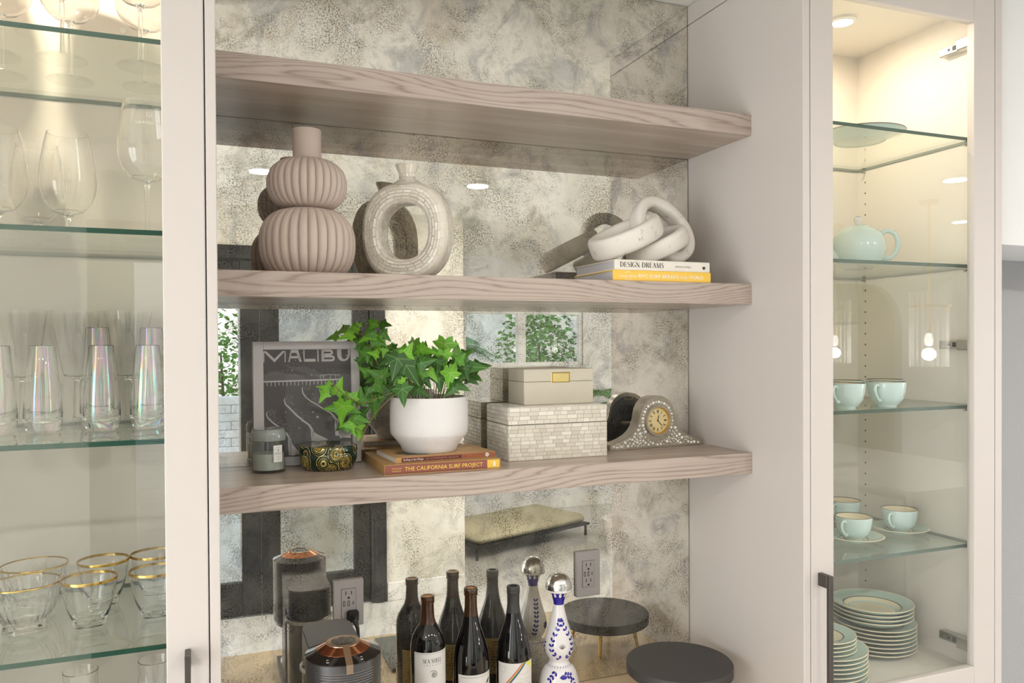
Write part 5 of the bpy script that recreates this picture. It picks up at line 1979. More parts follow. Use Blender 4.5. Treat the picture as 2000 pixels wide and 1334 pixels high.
for nm, ang, ln, wd_ in (('hour_hand', 76, .0170, .0011), ('minute_hand', -46, .0255, .0009)):
    a = math.radians(ang)
    MB().strip([(-.004 * math.cos(a), DZ - .004 * math.sin(a)), (0, DZ), (ln * .6 * math.cos(a), DZ + ln * .6 * math.sin(a)), (ln * math.cos(a), DZ + ln * math.sin(a))], [wd_ * .6, wd_, wd_ * 1.2, .0002], -.0014).build(nm, M_INKD, t, 0, recalc=False)
MB().lathe([(0, .0022), (.002, .0020), (.002, .0008)], 12).mapped(lambda x, y, z: (x, -z, DZ + y)).build('hub', M_INKD, t)
MB().lathe([(.0335, .0045), (.030, .0068), (.02, .0105), (.01, .0125), (0, .0130)], 40).mapped(lambda x, y, z: (x, -z, DZ + y)).build('crystal', M_CRYSTAL, t, recalc=False)
bd = MB()
rnd = random.Random(6)


def bead(x, z, r):
    bd.lathe([(r, 0), (r * .85, r * .5), (r * .45, r * .85), (0, r * .95)], 8).v
    n = 8 * 3 + 1
    for i in range(len(bd.v) - n, len(bd.v)):
        px, py, pz = bd.v[i]
        bd.v[i] = (x + px, -.0002 - pz, z + py)


def inside(x, z):
    ax = abs(x)
    for (x0, z0), (x1, z1) in zip(hlf, hlf[1:]):
        if x0 <= ax <= x1 and x1 > x0:
            return z < (z0 + (z1 - z0) * (ax - x0) / (x1 - x0)) * .985
    return False


for k in range(24):
    a = math.radians(-35 + 250 * k / 23)
    bead(.0462 * math.cos(a), DZ + .0480 * math.sin(a), .0040 if k % 2 else .0025)
cand = []
for _ in range(1500):
    x, z = rnd.uniform(-.138, .138), rnd.uniform(.007, .06)
    r = rnd.choice((.0042, .0034, .0024, .0016))
    if not inside(x * 1.03, z + r + .003) or math.hypot(x, z - DZ) < .0535 + r:
        continue
    if all(math.hypot(x - a, z - c) > (r + q) * 1.15 for a, c, q in cand):
        cand.append((x, z, r))
        bead(x, z, r)
        if len(cand) > 130:
            break
stuff(bd.build('rhinestones', M_BEAD, t, 60, recalc=False))
rp = MB()
pth = [(x * .955, z * .955 + .002) for x, z in outl]
for i in range(len(pth) - 1):
    a, c = pth[i], pth[i + 1]
    n = max(1, int(math.hypot(c[0] - a[0], c[1] - a[1]) / .0036))
    for k in range(n):
        x, z = a[0] + (c[0] - a[0]) * k / n, a[1] + (c[1] - a[1]) * k / n
        rp.add([(x - .0014, 0, z), (x, 0, z - .0014), (x + .0014, 0, z), (x, 0, z + .0014), (x, -.0013, z)], [(0, 1, 4), (1, 2, 4), (2, 3, 4), (3, 0, 4)])
for k in range(76):
    x = -.136 + .272 * k / 75
    rp.add([(x - .0014, 0, .0045), (x, 0, .0031), (x + .0014, 0, .0045), (x, 0, .0059), (x, -.0013, .0045)], [(0, 1, 4), (1, 2, 4), (2, 3, 4), (3, 0, 4)])
stuff(rp.build('beaded_border', M_CLOCKS, t, 0, recalc=False))

# ================================================================== COUNTER
# capsule coffee machine
t = thing('coffee_machine', 'black and copper capsule coffee machine with grey body and clear water tank', 'coffee machine', (.2425, 1.500, CT))
RH = .0697
MB().lathe([(0, .128), (.052, .128), (.062, .134), (RH, .150), (RH, .3055), (0, .3055)], 96).build('head', M_GUN, t, 40)
hd = t.children[-1]
rb = MB()
for k in range(26):
    z = .292 - k * .0046
    rb.lathe([(RH, z), (RH + .0007, z - .0008), (RH + .0007, z - .0022), (RH, z - .003)], 30, a0=math.radians(-145), a1=math.radians(-50))
stuff(rb.build('ribs', M_GUN, hd, 60))
MB().lathe([(RH + .0004, .3055), (RH + .0004, .3075), (.0498, .3160), (.0498, .3050)], 96).build('black_collar', M_BLACKGL, t, 25)
cl = t.children[-1]
for xx, zz in ((-.036, 0), (.024, 0)):
    b = MB()
    yy = -math.sqrt(.0625 ** 2 - xx * xx)
    zf = .3075 + (.3160 - .3075) * (RH - .0625) / (RH - .0498) + .0003
    b.tube([(xx + .0022 * math.cos(q), yy + .0022 * math.sin(q), zf + .00004) for q in [2 * PI * i / 12 for i in range(12)]], .0004, 5, closed=True)
    b.tube([(xx + .0016 * math.cos(q), yy + .0035 + .0022 * math.sin(q), zf + .0022) for q in [PI * i / 8 for i in range(9)]], .0003, 5)
    b.build('lock_icon', M_INKW, cl)
MB().lathe([(.0495, .3152), (.0495, .3166), (.0318, .3260), (.0318, .315)], 96).build('copper_cone', M_COPPER, t, 25)
MB().lathe([(.0318, .3245), (.0316, .3272), (.0225, .3276), (.0225, .3235)], 64).build('copper_ring', M_COPPERL, t, 25)
MB().lathe([(0, .3268), (.0223, .3268), (.0223, .324)], 48).build('top_disc', M_BLACKGL, t, 25)
lv = MB().prism([(-.0235, .3282), (-.0320, .3282), (-.0560, .3162), (-.0720, .3085), (-.0730, .2920), (-.0700, .2920), (-.0695, .3065), (-.0550, .3135), (-.0318, .3255), (-.0235, .3262)], -.0062, .0062)
lv.mapped(lambda x, y, z: (y, x, z))
lv.build('lever', M_COPPERL, t, 0)


def rounded_bar(x0, x1, y0, y1, r, n=10):
    return [(x0, y0), (x1, y0)] + [(x1 - r + r * math.cos(q), y1 - r + r * math.sin(q)) for q in [PI / 2 * i / n for i in range(n + 1)]] + [(x0 + r + r * math.cos(q), y1 - r + r * math.sin(q)) for q in [PI / 2 + PI / 2 * i / n for i in range(n + 1)]]


MB().prism(rounded_bar(-.0515, .0515, .030, .246, .036), .221, .2835, axis='z').build('body', M_BODY, t, 30)
MB().prism(rounded_bar(-.0505, .0505, .031, .245, .035), .2830, .2870, axis='z').build('body_top', M_GREYPL, t, 30)
MB().prism(rounded_bar(-.0490, .0490, .032, .243, .034), .2150, .2212, axis='z').build('underside', M_BLACK, t, 30)
MB().prism(rounded_bar(-.0505, .0505, .030, .120, .02), .018, .2152, axis='z').build('spine', M_GUN, t, 30)
MB().lathe([(0, .020), (.0520, .020), (.0530, .024), (.0530, .204), (.0570, .207), (.0570, .2125), (.0505, .2125), (.0505, .03), (0, .03)], 48, (0, .199, 0)).build('water_tank', M_SMOKE, t)
MB().lathe([(.0535, .2050), (.0578, .2060), (.0580, .2120), (.0560, .2135), (.0530, .2130), (.0535, .2050)], 48, (0, .199, 0)).build('tank_rim', principled('tank_rim_painted_highlight', srgb(196, 194, 184), .08, coat=.5), t)  # opaque pale ring: the glass rim's highlight is put into its colour
MB().prism(rounded_bar(-.056, .056, -.075, .252, .054), .0, .0185, axis='z').build('base', M_GUN, t, 30)
MB().lathe([(0, .0185), (.050, .0185), (.050, .024), (.046, .026), (0, .026)], 40, (0, -.025, 0)).build('drip_tray', M_STEEL, t)
pl = MB().box(.3195 - .2425 - .0135, .3195 - .2425 + .0135, .331, .346, .243, .270, .004)
pl.build('plug', M_BLACK, t, 0)
MB().tube([(.077, .334, .256), (.079, .318, .252), (.083, .309, .236), (.085, .306, .20), (.080, .305, .12), (.060, .302, .05), (.030, .296, .012), (.005, .280, .009), (0, .252, .010)], [.0075, .0065, .0042] + [.0036] * 6, 10).build('power_cord', M_BLACK, t)

# slate board between the coffee machine and the bottles
tray = MB().box(.470, .690, 1.372, 1.612, CT, CT + .011, .0015).build('serving_board', M_TRAY, smooth=0)
tag(tray, 'flat grey slate board on the counter, seen mostly in the mirror', 'board')


# wine bottles
def bottle(label, x, y, prof, cork, capsule, lab_a0, lab_a1, lz0, lz1, R):
    t = thing('wine_bottle', label, 'bottle', (x, y, CT), 0, 'wine bottles on the counter')
    zt = prof[-1][1]
    pts = [(0, .004), (R * .6, .002), (R * .92, 0), (R, .004)] + prof
    k = next(i for i, p in enumerate(pts) if i > 3 and p[1] > .235)
    MB().lathe(pts[:k + 1], 64).build('body', M_WINE, t, 40)
    r_in = prof[-1][0] - .005
    MB().lathe(pts[k:] + [(r_in, zt), (r_in, zt - .004), (0, zt - .004)], 48).build('neck', capsule or M_WINENECK, t, 40)
    nk = t.children[-1]
    if cork:
        MB().lathe([(0, zt - .001), (r_in - .0004, zt - .001), (r_in - .0004, zt - .0038)], 24).build('cork', M_CORK, nk)
        MB().lathe([(.0147, .249), (.0148, .250), (.0148, .258), (.0147, .259)], 20, a0=math.radians(-112), a1=math.radians(-70)).build('neck_sticker', principled('sticker_orange', srgb(176, 112, 44), .4), nk)
    MB().lathe([(R + .0003, lz0), (R + .0003, lz1)], 40, a0=math.radians(lab_a0), a1=math.radians(lab_a1)).build('front_label', M_LABELW, t, 60, recalc=False)
    fl = t.children[-1]
    MB().lathe([(R + .0003, .045), (R + .0003, .135)], 24, a0=math.radians(48), a1=math.radians(140)).build('back_label', M_LABELB, t, 60, recalc=False)
    bk = t.children[-1]
    aw = around(0, 0, R + .0005, math.radians(94))
    b = MB()
    rr = random.Random(int(x * 1000))
    for i in range(9):
        z = .125 - i * .0075
        w_ = rr.uniform(.012, .026)
        b.add([aw(w_ * (q / 4 - .5) * 2, z + dz) for dz in (0, .0022) for q in range(5)], [(q, q + 1, q + 6, q + 5) for q in range(4)])
    b.build('back_text', principled('ink_brown', srgb(128, 104, 60), .6), bk, 0, recalc=False)
    return t, fl


bord = [(.0405, .160), (.0405, .186), (.0392, .198), (.0350, .212), (.0270, .226), (.0195, .238), (.0160, .250), (.0148, .266), (.0145, .284), (.0162, .2855), (.0162, .2885), (.0152, .2895), (.0160, .2915), (.0162, .2990), (.0150, .3005)]
burg = [(.0428, .120), (.0425, .138), (.0405, .158), (.0355, .180), (.0282, .202), (.0215, .222), (.0170, .242), (.0148, .262), (.0144, .288), (.0166, .2900), (.0166, .2935), (.0154, .2945), (.0164, .2965), (.0166, .3050), (.0152, .3070)]
burg2 = [(r, z - .006) for r, z in burg[:8]] + [(.0148, .262), (.0150, .281), (.0160, .2825), (.0160, .2870), (.0156, .288), (.0160, .2895), (.0160, .2965), (.0150, .2985)]
t, fl = bottle('dark round-shouldered wine bottle, white label with an ammonite drawing, leftmost of three', .483, 1.783, bord, True, None, -154, -8, .02, .1820, .0405)
fn = around(0, 0, .0411, math.radians(-122))
lettering('SEA SHELL', 'title', M_INKD, fl, fn, 0, .1585, .047, .0092, True)
fn2 = around(0, 0, .0411, math.radians(-124))
for i, ch in enumerate('CELLARS'):
    lettering(ch, 'small_letter', principled('ink_faint', srgb(150, 146, 144), .6), fl, fn2, .004 + i * .0068, .1515, .0026, .0040)
am = MB()
fa = around(0, 0, .0411, math.radians(-86))
sp_ = []
for i in range(70):
    q = i / 69 * 4.6 * PI
    r = .0012 * math.exp(.155 * q)
    sp_.append((r * math.cos(q + .6), .131 + r * math.sin(q + .6)))
am.strip(sp_, .00035, 0)
for k in range(22):
    q = 2.3 * PI + k * 2.25 * PI / 22
    r1 = .0012 * math.exp(.155 * q)
    r0 = .0012 * math.exp(.155 * (q - 2 * PI))
    am.strip([(r0 * math.cos(q + .6), .131 + r0 * math.sin(q + .6)), (r1 * math.cos(q + .7), .131 + r1 * math.sin(q + .7))], .00022, 0)
am.mapped(lambda x, y, z: fa(x, z)).build('ammonite_drawing', M_INKD, fl, 0, recalc=False)
b = MB()
for x0, x1, z0, z1 in ((-.0475, .050, .1785, .1790),):
    n = 24
    b.add([fa(x0 + (x1 - x0) * i / n, z) for z in (z0, z1) for i in range(n + 1)], [(i, i + 1, n + 2 + i, n + 1 + i) for i in range(n)])
b.add([fa(x, z) for x, z in ((-.0475, .02), (-.0470, .02), (-.0470, .179), (-.0475, .179))], [(0, 1, 2, 3)])
b.build('label_border', M_PRINTM, fl, 0, recalc=False)

t, fl = bottle('sloping-shouldered dark wine bottle with amber neck, middle one of three', .589, 1.784, burg, True, None, -152, -12, .02, .1145, .0428)
fa = around(0, 0, .0434, math.radians(-152))
b = MB()
wl = .0434 * math.radians(140)
for x0, x1, z0, z1 in ((.007, wl - .002, .1085, .1092), ):
    n = 24
    b.add([fa(x0 + (x1 - x0) * i / n, z) for z in (z0, z1) for i in range(n + 1)], [(i, i + 1, n + 2 + i, n + 1 + i) for i in range(n)])
b.add([fa(x, z) for x, z in ((.003, .02), (.0036, .02), (.0036, .1045), (.003, .1045))], [(0, 1, 2, 3)])
b.add([fa(x, z) for x, z in ((.003, .1045), (.0036, .1045), (.007, .1085), (.007, .1092))], [(0, 1, 2, 3)])
b.build('label_border', M_PRINTM, fl, 0, recalc=False)
b = MB()
for i in range(3):
    b.add([fa(x, z) for x, z in ((.072 + i * .004, .088), (.083, .0905 + i * .004), (.090, .0985), (.084, .0995), (.077, .095))], [(0, 1, 2, 3, 4)])
b.build('label_emblem', M_INKD, fl, 0, recalc=False)

t, fl = bottle('sloping-shouldered dark wine bottle with grey capsule and rainbow-striped label', .697, 1.783, burg2, False, principled('capsule_charcoal', srgb(64, 62, 62), .45), -168, -22, .02, .1260, .0428)
fa = around(0, 0, .0434, math.radians(-168))
for i, mt in enumerate((M_RED, M_YEL, M_GRN, M_BLU)):
    b = MB()
    o_ = i * .0030
    pts = [(.004 + o_, .050), (.023 + o_, .0765), (.038 + o_, .094), (.050 + o_, .108), (.0615 + o_, .1215), (.0655 + o_, .1258)]
    pts = [(p[0] + (q[0] - p[0]) * k / 6, p[1] + (q[1] - p[1]) * k / 6) for p, q in zip(pts, pts[1:]) for k in range(6)] + [pts[-1]]
    b.strip(pts, .00125, 0).mapped(lambda x, y, z: fa(x, min(z, .1258)))
    b.build('rainbow_stripe', mt, fl, 0, recalc=False)
b = MB().add([fa(x, z) for x, z in ((.076, .1258), (.085, .1258), (.093, .1258), (.094, .100), (.088, .106), (.080, .116))], [(0, 1, 2, 3, 4, 5)])
b.build('lime_patch', M_LIME, fl, 0, recalc=False)
b = MB()
rr = random.Random(3)
for z0, x0, x1 in ((.117, .004, .022), (.104, .006, .020), (.100, .060, .086), (.086, .056, .092), (.080, .052, .080), (.072, .050, .09)):
    pts = [(x0 + (x1 - x0) * i / 9, z0 + rr.uniform(-.0012, .0012)) for i in range(10)]
    b.strip(pts, .00018, 0)
b.strip([(.004, .117), (.0035, .110), (.006, .104)], .00018, 0).strip([(.022, .117), (.024, .110), (.020, .104)], .00018, 0)
b.mapped(lambda x, y, z: fa(x, z)).build('pencil_map', M_PRINTM, fl, 0, recalc=False)

# painted decanter
t = thing('painted_decanter', 'white ceramic decanter with cobalt leaf painting and silver domed cap', 'decanter', (.814, 1.775, CT))
dp = [(.0440, 0), (.0465, .006), (.0500, .026), (.0492, .050), (.0455, .068), (.0412, .080), (.0345, .090), (.0260, .0985), (.0240, .1035), (.0240, .1080), (.0285, .1150), (.0330, .1230), (.0362, .1330), (.0368, .1420), (.0355, .1550), (.0318, .1690), (.0270, .1840), (.0222, .2000), (.0180, .2170), (.0145, .2330), (.0128, .2430)]
MB().lathe([(0, 0)] + dp, 64).build('body', M_WHITE, t, 60)
bdy = t.children[-1]
MB().lathe([(.0128, .2425), (.0126, .2470), (.0150, .2560), (.0185, .2680), (.0205, .2745), (.0150, .2745)], 48).build('collar', M_COBALT, t, 60)
clr = t.children[-1]


def rad(z, prof):
    for (r0, z0), (r1, z1) in zip(prof, prof[1:]):
        if z0 <= z <= z1:
            return r0 + (r1 - r0) * (z - z0) / (z1 - z0)
    return prof[-1][0] if z > prof[-1][1] else prof[0][0]


def on(a, z, prof=dp, lift=.0004):
    r = rad(z, prof) + lift
    return (r * math.cos(a), r * math.sin(a), z)


def petal(b, a, z, ang, L, W, prof=dp, lift=.0005):
    """teardrop dab of paint at (a, z) pointing along ang on the surface"""
    r = rad(z, prof)
    pts = []
    for u, v in ((0, 0), (.25, .32), (.55, .5), (.82, .38), (1, 0), (.82, -.38), (.55, -.5), (.25, -.32)):
        dx, dz = u * L * math.cos(ang) - v * W * math.sin(ang), u * L * math.sin(ang) + v * W * math.cos(ang)
        pts.append(on(a + dx / r, z + dz, prof, lift))
    b.add(pts, [tuple(range(8))])


pc = [(.0126, .2425), (.0126, .2470), (.0150, .2560), (.0185, .2680), (.0205, .2745)]
b = MB()
for k in range(9):
    petal(b, 2 * PI * k / 9 + .3, .2745, -PI / 2, .0125, .0075, pc)
b.build('white_notches', M_WHITE, clr, 0, recalc=False)
b = MB()
FAC = math.radians(-90 - 24.6)
rr = random.Random(1)


def chain(pts, n, L=.0098, W=.0058):
    for i in range(n):
        q = i / max(1, n - 1) * (len(pts) - 1)
        k = min(int(q), len(pts) - 2)
        f = q - k
        a = pts[k][0] + (pts[k + 1][0] - pts[k][0]) * f
        z = pts[k][1] + (pts[k + 1][1] - pts[k][1]) * f
        da, dz = (pts[k + 1][0] - pts[k][0]) * rad(z, dp), pts[k + 1][1] - pts[k][1]
        d = math.atan2(dz, da)
        for s in (-1, 1):
            petal(b, a, z, d + s * .75 + rr.uniform(-.15, .15), L, W)


c0 = FAC + .22
chain([(c0 - .05, .205), (c0 - .45, .185), (c0 - .75, .160), (c0 - .72, .135), (c0 - .15, .118)][::-1], 9)
chain([(c0 + .0, .205), (c0 + .5, .185), (c0 + .85, .160), (c0 + .80, .135), (c0 + .35, .118)][::-1], 9)
chain([(c0 - 1.6, .118), (c0 - 1.5, .150)], 4)
chain([(c0 - .45, .088), (c0 - .75, .070), (c0 - .5, .048), (c0 - .1, .055)], 8)
chain([(c0 + .1, .082), (c0 + .5, .078), (c0 + .65, .055), (c0 + .4, .030)], 8)
chain([(c0 - .9, .03), (c0 - .3, .02), (c0 + .2, .015)], 7)
for q in range(6):
    petal(b, c0 + .05, .072, PI / 2 + (q - 2.5) * .4, .012, .004)
# reverse side: rosette, upright sprig and a band of fine strokes
c1 = FAC + PI - .3
for q in range(9):
    petal(b, c1, .142, 2 * PI * q / 9, .0115, .0050)
chain([(c1 + 1.05, .120), (c1 + .85, .165), (c1 + .75, .205)], 9)
chain([(c1 - 1.15, .120), (c1 - .95, .165), (c1 - .85, .205)], 9)
for q in range(7):
    petal(b, c1 + .1, .03, PI / 2 + (q - 3) * .33, .020, .0050)
for q in range(26):
    a = 2 * PI * q / 26
    petal(b, a, .0935, PI / 2 * .6, .006, .0014)
stuff(b.build('blue_leaves', M_COBALT, bdy, 0, recalc=False))
b = MB()
for q in range(7):
    an = PI / 2 + (q - 3) * .32
    petal(b, c0 + .02, .143, an, .014 - abs(q - 3) * .001, .0012)
b.build('agave_sketch', principled('sepia_line', srgb(120, 104, 88), .5), bdy, 0, recalc=False)
MB().lathe([(0, .2745), (.0215, .2745), (.0325, .2770), (.0335, .2790), (.0322, .2812), (0, .2812)], 56).build('flange', M_WHITE, t, 50)
MB().lathe([(.0322, .2812), (.0326, .2850), (.0316, .2930), (.0282, .3035), (.0220, .3125), (.0130, .3182), (.0045, .3200), (0, .3202)], 56).build('cap', M_SILVER, t, 60)
cp = t.children[-1]
MB().tube([(.0075 * math.cos(q) - .008, -.0075 + .0052 * math.sin(q), .3165) for q in [2 * PI * i / 16 for i in range(16)]], .0009, 6, closed=True).tube([(.0075 * math.cos(q) + .004, -.006 + .0045 * math.sin(q), .3172) for q in [2 * PI * i / 16 for i in range(16)]], .0009, 6, closed=True).build('embossed_rings', M_SILVER, cp)

# black round stand on gold legs
t = thing('round_stand', 'low round black-topped cake stand on slim gold legs, right end of counter', 'stand', (1.087, 1.661, CT))
MB().lathe([(0, .076), (.1275, .076), (.1290, .0775), (.1290, .1000), (.1275, .1020), (0, .1020)], 96).build('top', M_BLACKSTONE, t, 40)
for a in (35, 125, 215, 305):
    a = math.radians(a)
    MB().tube([(.098 * math.cos(a), .098 * math.sin(a), 0), (.082 * math.cos(a), .082 * math.sin(a), .0765)], [.0042, .0062], 12).build('leg', M_GOLD, t)
MB().lathe([(.06, .0735), (.088, .0735), (.088, .0762), (.06, .0762), (.06, .0735)], 48).build('leg_ring', M_GOLD, t)

# ================================================================== LEFT CABINET: GLASSWARE
ZA, ZBs, ZCs, ZD = 2.308, 1.992, 1.646, 1.3035


def stem_glass(name, label, loc, foot_r, stem_h, bowl, group, foot_h=.006, wall=.0012, mat=None, sr=.0042):
    mat = mat or M_GLASS
    t = thing(name, label, 'glass', loc, 0, group)
    MB().lathe([(0, .0), (foot_r, .0), (foot_r + .0004, .0010), (foot_r, .0018), (foot_r * .5, .0032), (.009, foot_h), (sr + .001, foot_h + .006), (0, foot_h + .0065)], 56).build('foot', M_FOOT, t, 60)
    MB().lathe([(0, foot_h + .0066), (sr + .001, foot_h + .0067), (sr, foot_h + .014), (sr * .9, stem_h * .6), (sr, stem_h - .008), (sr * 1.6, stem_h - .001), (sr * 2.2, stem_h + .0012), (0, stem_h - .0004)], 24).build('stem', mat, t, 60)
    inner = [(max(0, r - wall), z + (wall if i < 3 else 0)) for i, (r, z) in enumerate(bowl)]
    MB().lathe(([(0, bowl[0][1])] if bowl[0][0] > 0 else []) + bowl + list(reversed(inner)) + ([(0, inner[0][1])] if inner[0][0] > 0 else []), 64).build('bowl', mat, t, 24)
    return t


def bp(h0, h, rmax, rtop, zmax=.42, n=16):
    pts = []
    for i in range(n + 1):
        s = i / n
        if s < zmax:
            q = s / zmax
            r = rmax * math.sqrt(max(0, 1 - (1 - q) ** 2.1))
        else:
            q = (s - zmax) / (1 - zmax)
            r = rmax + (rtop - rmax) * q ** 1.6
        pts.append((r, h0 + h * s))
    return pts


g0 = stem_glass('wine_glass', 'balloon wine glass at far left of top shelf, front row', (-.3315, 1.6186, ZA), .041, .112, bp(.112, .118, .052, .038), 'wine glasses on the top glass shelf')
for (x, y), lab in (((-.345, 1.735), 'balloon wine glass at far left of top shelf, behind the front one'), ((-.2257, 1.603), 'balloon wine glass in the middle of top shelf, front row'),
                    ((-.2295, 1.7247), 'balloon wine glass in the middle of top shelf, back row'), ((-.0993, 1.598), 'balloon wine glass beside the right stile on top shelf, front row'),
                    ((-.100, 1.722), 'balloon wine glass beside the right stile on top shelf, back row')):
    dup(g0, (x, y, ZA), label=lab)
g1 = stem_glass('wine_glass', 'short-stemmed tulip wine glass at left edge of second shelf', (-.3385, 1.665, ZBs), .036, .047, bp(.047, .153, .0475, .034), 'tulip wine glasses on the second glass shelf')
dup(g1, (-.2275, 1.660, ZBs), label='short-stemmed tulip wine glass in the middle of second shelf')
dup(g1, (-.295, 1.775, ZBs), label='short-stemmed tulip wine glass at back of second shelf, behind the left one')
g2 = stem_glass('wine_glass', 'tall etched wine glass with faint lettering, beside the right stile', (-.0905, 1.585, ZBs), .038, .104, bp(.104, .146, .0485, .038), 'etched wine glass')
M_ETCH = principled('etched_white', srgb(236, 228, 216), .9)
fe = around(0, 0, .0480, math.radians(-112))
for s, x, z, w_, h_ in (('GP', .020, .213, .013, .009), ('GRAND-PERE', .002, .200, .050, .006)):
    bb, tw = text_mb(s)
    bb.mapped(lambda px, py, pz: on(math.radians(-112) + (x + px / tw * w_) / .046, z + pz * h_, bp(.104, .146, .0485, .038), .0003))
    bb.build('etching', M_ETCH, g2, 0, recalc=False)


def flute(label, loc, h, group):
    t = thing('stemless_flute', label, 'glass', loc, 0, group)
    MB().lathe([(0, 0), (.022, 0), (.027, .004), (.0310, .016), (.0318, .032), (.0300, .060), (.0255, .105), (.0205, h - .001), (.0200, h), (.0193, h - .001), (.0240, .105), (.0284, .060), (.0295, .034), (.026, .022), (.012, .0165), (0, .016)], 56).build('glass', M_FLUTE, t, 24)
    return t


f0 = flute('iridescent stemless flute at far left of third shelf, cut by frame edge', (-.3400, 1.645, ZCs), .1565, 'iridescent flutes')
for (x, y), lab in (((-.2695, 1.648), 'iridescent stemless flute, second from left in front row of third shelf'), ((-.1740, 1.648), 'iridescent stemless flute, third from left in front row of third shelf'),
                    ((-.0960, 1.655), 'iridescent stemless flute beside the right stile, front row of third shelf')):
    dup(f0, (x, y, ZCs), label=lab)
f1 = flute('taller iridescent flute behind the third front one on third shelf', (-.1890, 1.727, ZCs), .191, 'taller iridescent flutes')
dup(f1, (-.0935, 1.732, ZCs), label='taller iridescent flute behind the one beside the right stile')
vb = [(.0205, .0955), (.0225, .098), (.0255, .110), (.0450, .2255)]
v0 = stem_glass('cocktail_glass', 'clear flared cocktail glass at far left behind the iridescent flutes', (-.327, 1.790, ZCs), .030, .092, vb, 'flared cocktail glasses', sr=.006)
dup(v0, (-.2340, 1.790, ZCs), label='clear flared cocktail glass in the middle, its stem between two flutes')
dup(v0, (-.1400, 1.790, ZCs), label='clear flared cocktail glass at right behind the iridescent flutes')


def tumbler(label, loc):
    t = thing('gold_rim_tumbler', label, 'glass', loc, 0, 'gold-rimmed tumblers')
    MB().lathe([(0, 0), (.0225, 0), (.0245, .0015), (.0275, .010), (.0350, .030), (.0405, .052), (.0455, .0850), (.0450, .0856), (.0443, .0850), (.0393, .052), (.0336, .030), (.0275, .018), (.020, .0125), (0, .0115)], 64).build('glass', M_GLASS, t, 24)
    MB().lathe([(.04515, .0812), (.0459, .0812), (.0463, .0850), (.0458, .0862), (.0444, .0862), (.0444, .0857), (.0452, .0857), (.0457, .0850)], 64).build('gold_rim', M_GOLD, t, 60, label='gold rim band')
    return t


t0 = tumbler('gold-rimmed tumbler in front, middle of the lowest glass shelf', (-.1907, 1.587, ZD))
for (x, y), lab in (((-.0830, 1.600), 'gold-rimmed tumbler in front, beside the right stile'), ((-.1810, 1.712), 'gold-rimmed tumbler in back row, middle of the lowest glass shelf'),
                    ((-.0900, 1.728), 'gold-rimmed tumbler in back row, beside the right stile')):
    dup(t0, (x, y, ZD), label=lab)


def ribbed_bowl(label, loc):
    t = thing('ribbed_bowl', label, 'bowl', loc, 0, 'gold-rimmed ribbed glass bowls')

    def rf(r, z, a):
        k = min(1, max(0, (z - .014) / .02)) * min(1, max(0, (.070 - z) / .012))
        return r * (1 + .028 * k * math.cos(26 * a))
    MB().lathe([(0, .003), (.028, .003), (.033, 0), (.0350, .002), (.0335, .010), (.0318, .013), (.0380, .022), (.0465, .038), (.0520, .058), (.0545, .072), (.0570, .0840), (.0558, .0844), (.0530, .072), (.0500, .056), (.0440, .036), (.036, .024), (.02, .018), (0, .0175)], 208, rfun=rf).build('glass', M_GLASS, t, 40)
    MB().lathe([(.0568, .0822), (.0576, .0822), (.0577, .0842), (.0570, .0850), (.0556, .0850), (.0556, .0845), (.0569, .0845), (.0572, .0840)], 72).build('gold_rim', M_GOLD, t, 60, label='thin gold rim')
    return t


b0 = ribbed_bowl('gold-rimmed ribbed glass bowl at left, front of the lowest glass shelf', (-.2935, 1.603, ZD))
dup(b0, (-.300, 1.728, ZD), label='gold-rimmed ribbed glass bowl at left, behind the front bowl')


def carafe(label, loc):
    t = thing('glass_carafe', label, 'carafe', loc, 0, 'clear carafes on the cabinet floor')
    MB().lathe([(0, 0), (.040, 0), (.044, .004), (.046, .06), (.042, .12), (.032, .19), (.027, .24), (.0285, .262), (.0275, .2625), (.0258, .24), (.0305, .19), (.0405, .12), (.0445, .06), (.042, .008), (0, .008)], 56).build('glass', M_GLASS, t, 24)
    return t


c0_ = carafe('clear glass carafe on the left cabinet\'s floor, the left one', (-.205, 1.58, .9656))
dup(c0_, (-.085, 1.585, .9656), label='clear glass carafe on the left cabinet\'s floor, beside the right stile')

# ================================================================== RIGHT CABINET: CHINA
Z1, Z2, Z3, Z4, Z5 = 2.317, 1.996, 1.6395, 1.287, .9656


def plate_mesh(R, h, foot, well, depth=0.0):
    p = [(0, .002), (foot - .004, .002), (foot - .003, 0), (foot, 0), (foot + .002, .003), (well + .006, .006 + .2 * h), (R - .002, h - .003), (R, h - .0005), (R - .001, h + .0008), (R - .0035, h), (well + .002, h * .62), (well, h * .60), (well - .0012, h * .58), (well - .010, .0055), (0, .005)]
    mis = [2, 2, 2, 0, 0, 0, 2, 2, 2, 0, 1, 1, 2, 2]
    return MB().lathe(p, 80, mis=mis).mesh('plate', [M_MINT, M_LINE, M_CREAM], 50)


PL_BIG, PL_SOUP, PL_SMALL = plate_mesh(.1060, .0175, .060, .072), plate_mesh(.1045, .0290, .046, .072), plate_mesh(.0830, .0150, .045, .052)


def plate(name, me, loc, label, group):
    o = bpy.data.objects.new(name, me)
    col.objects.link(o)
    o.location = loc
    tag(o, label, 'plate', group)
    return o


ORD = ['lowest', 'second lowest', 'third from the bottom', 'fourth from the bottom', 'fifth from the bottom', 'sixth from the bottom', 'seventh from the bottom', 'topmost']
rnd = random.Random(12)


def stack(me, n, x, y, z, step, name, what, where, group):
    for k in range(n):
        pos = 'topmost' if k == n - 1 else ORD[k]
        plate(name, me, (x + rnd.uniform(-.0012, .0012), y + rnd.uniform(-.0012, .0012), z + k * step), '%s, %s in %s' % (what, pos, where), group)


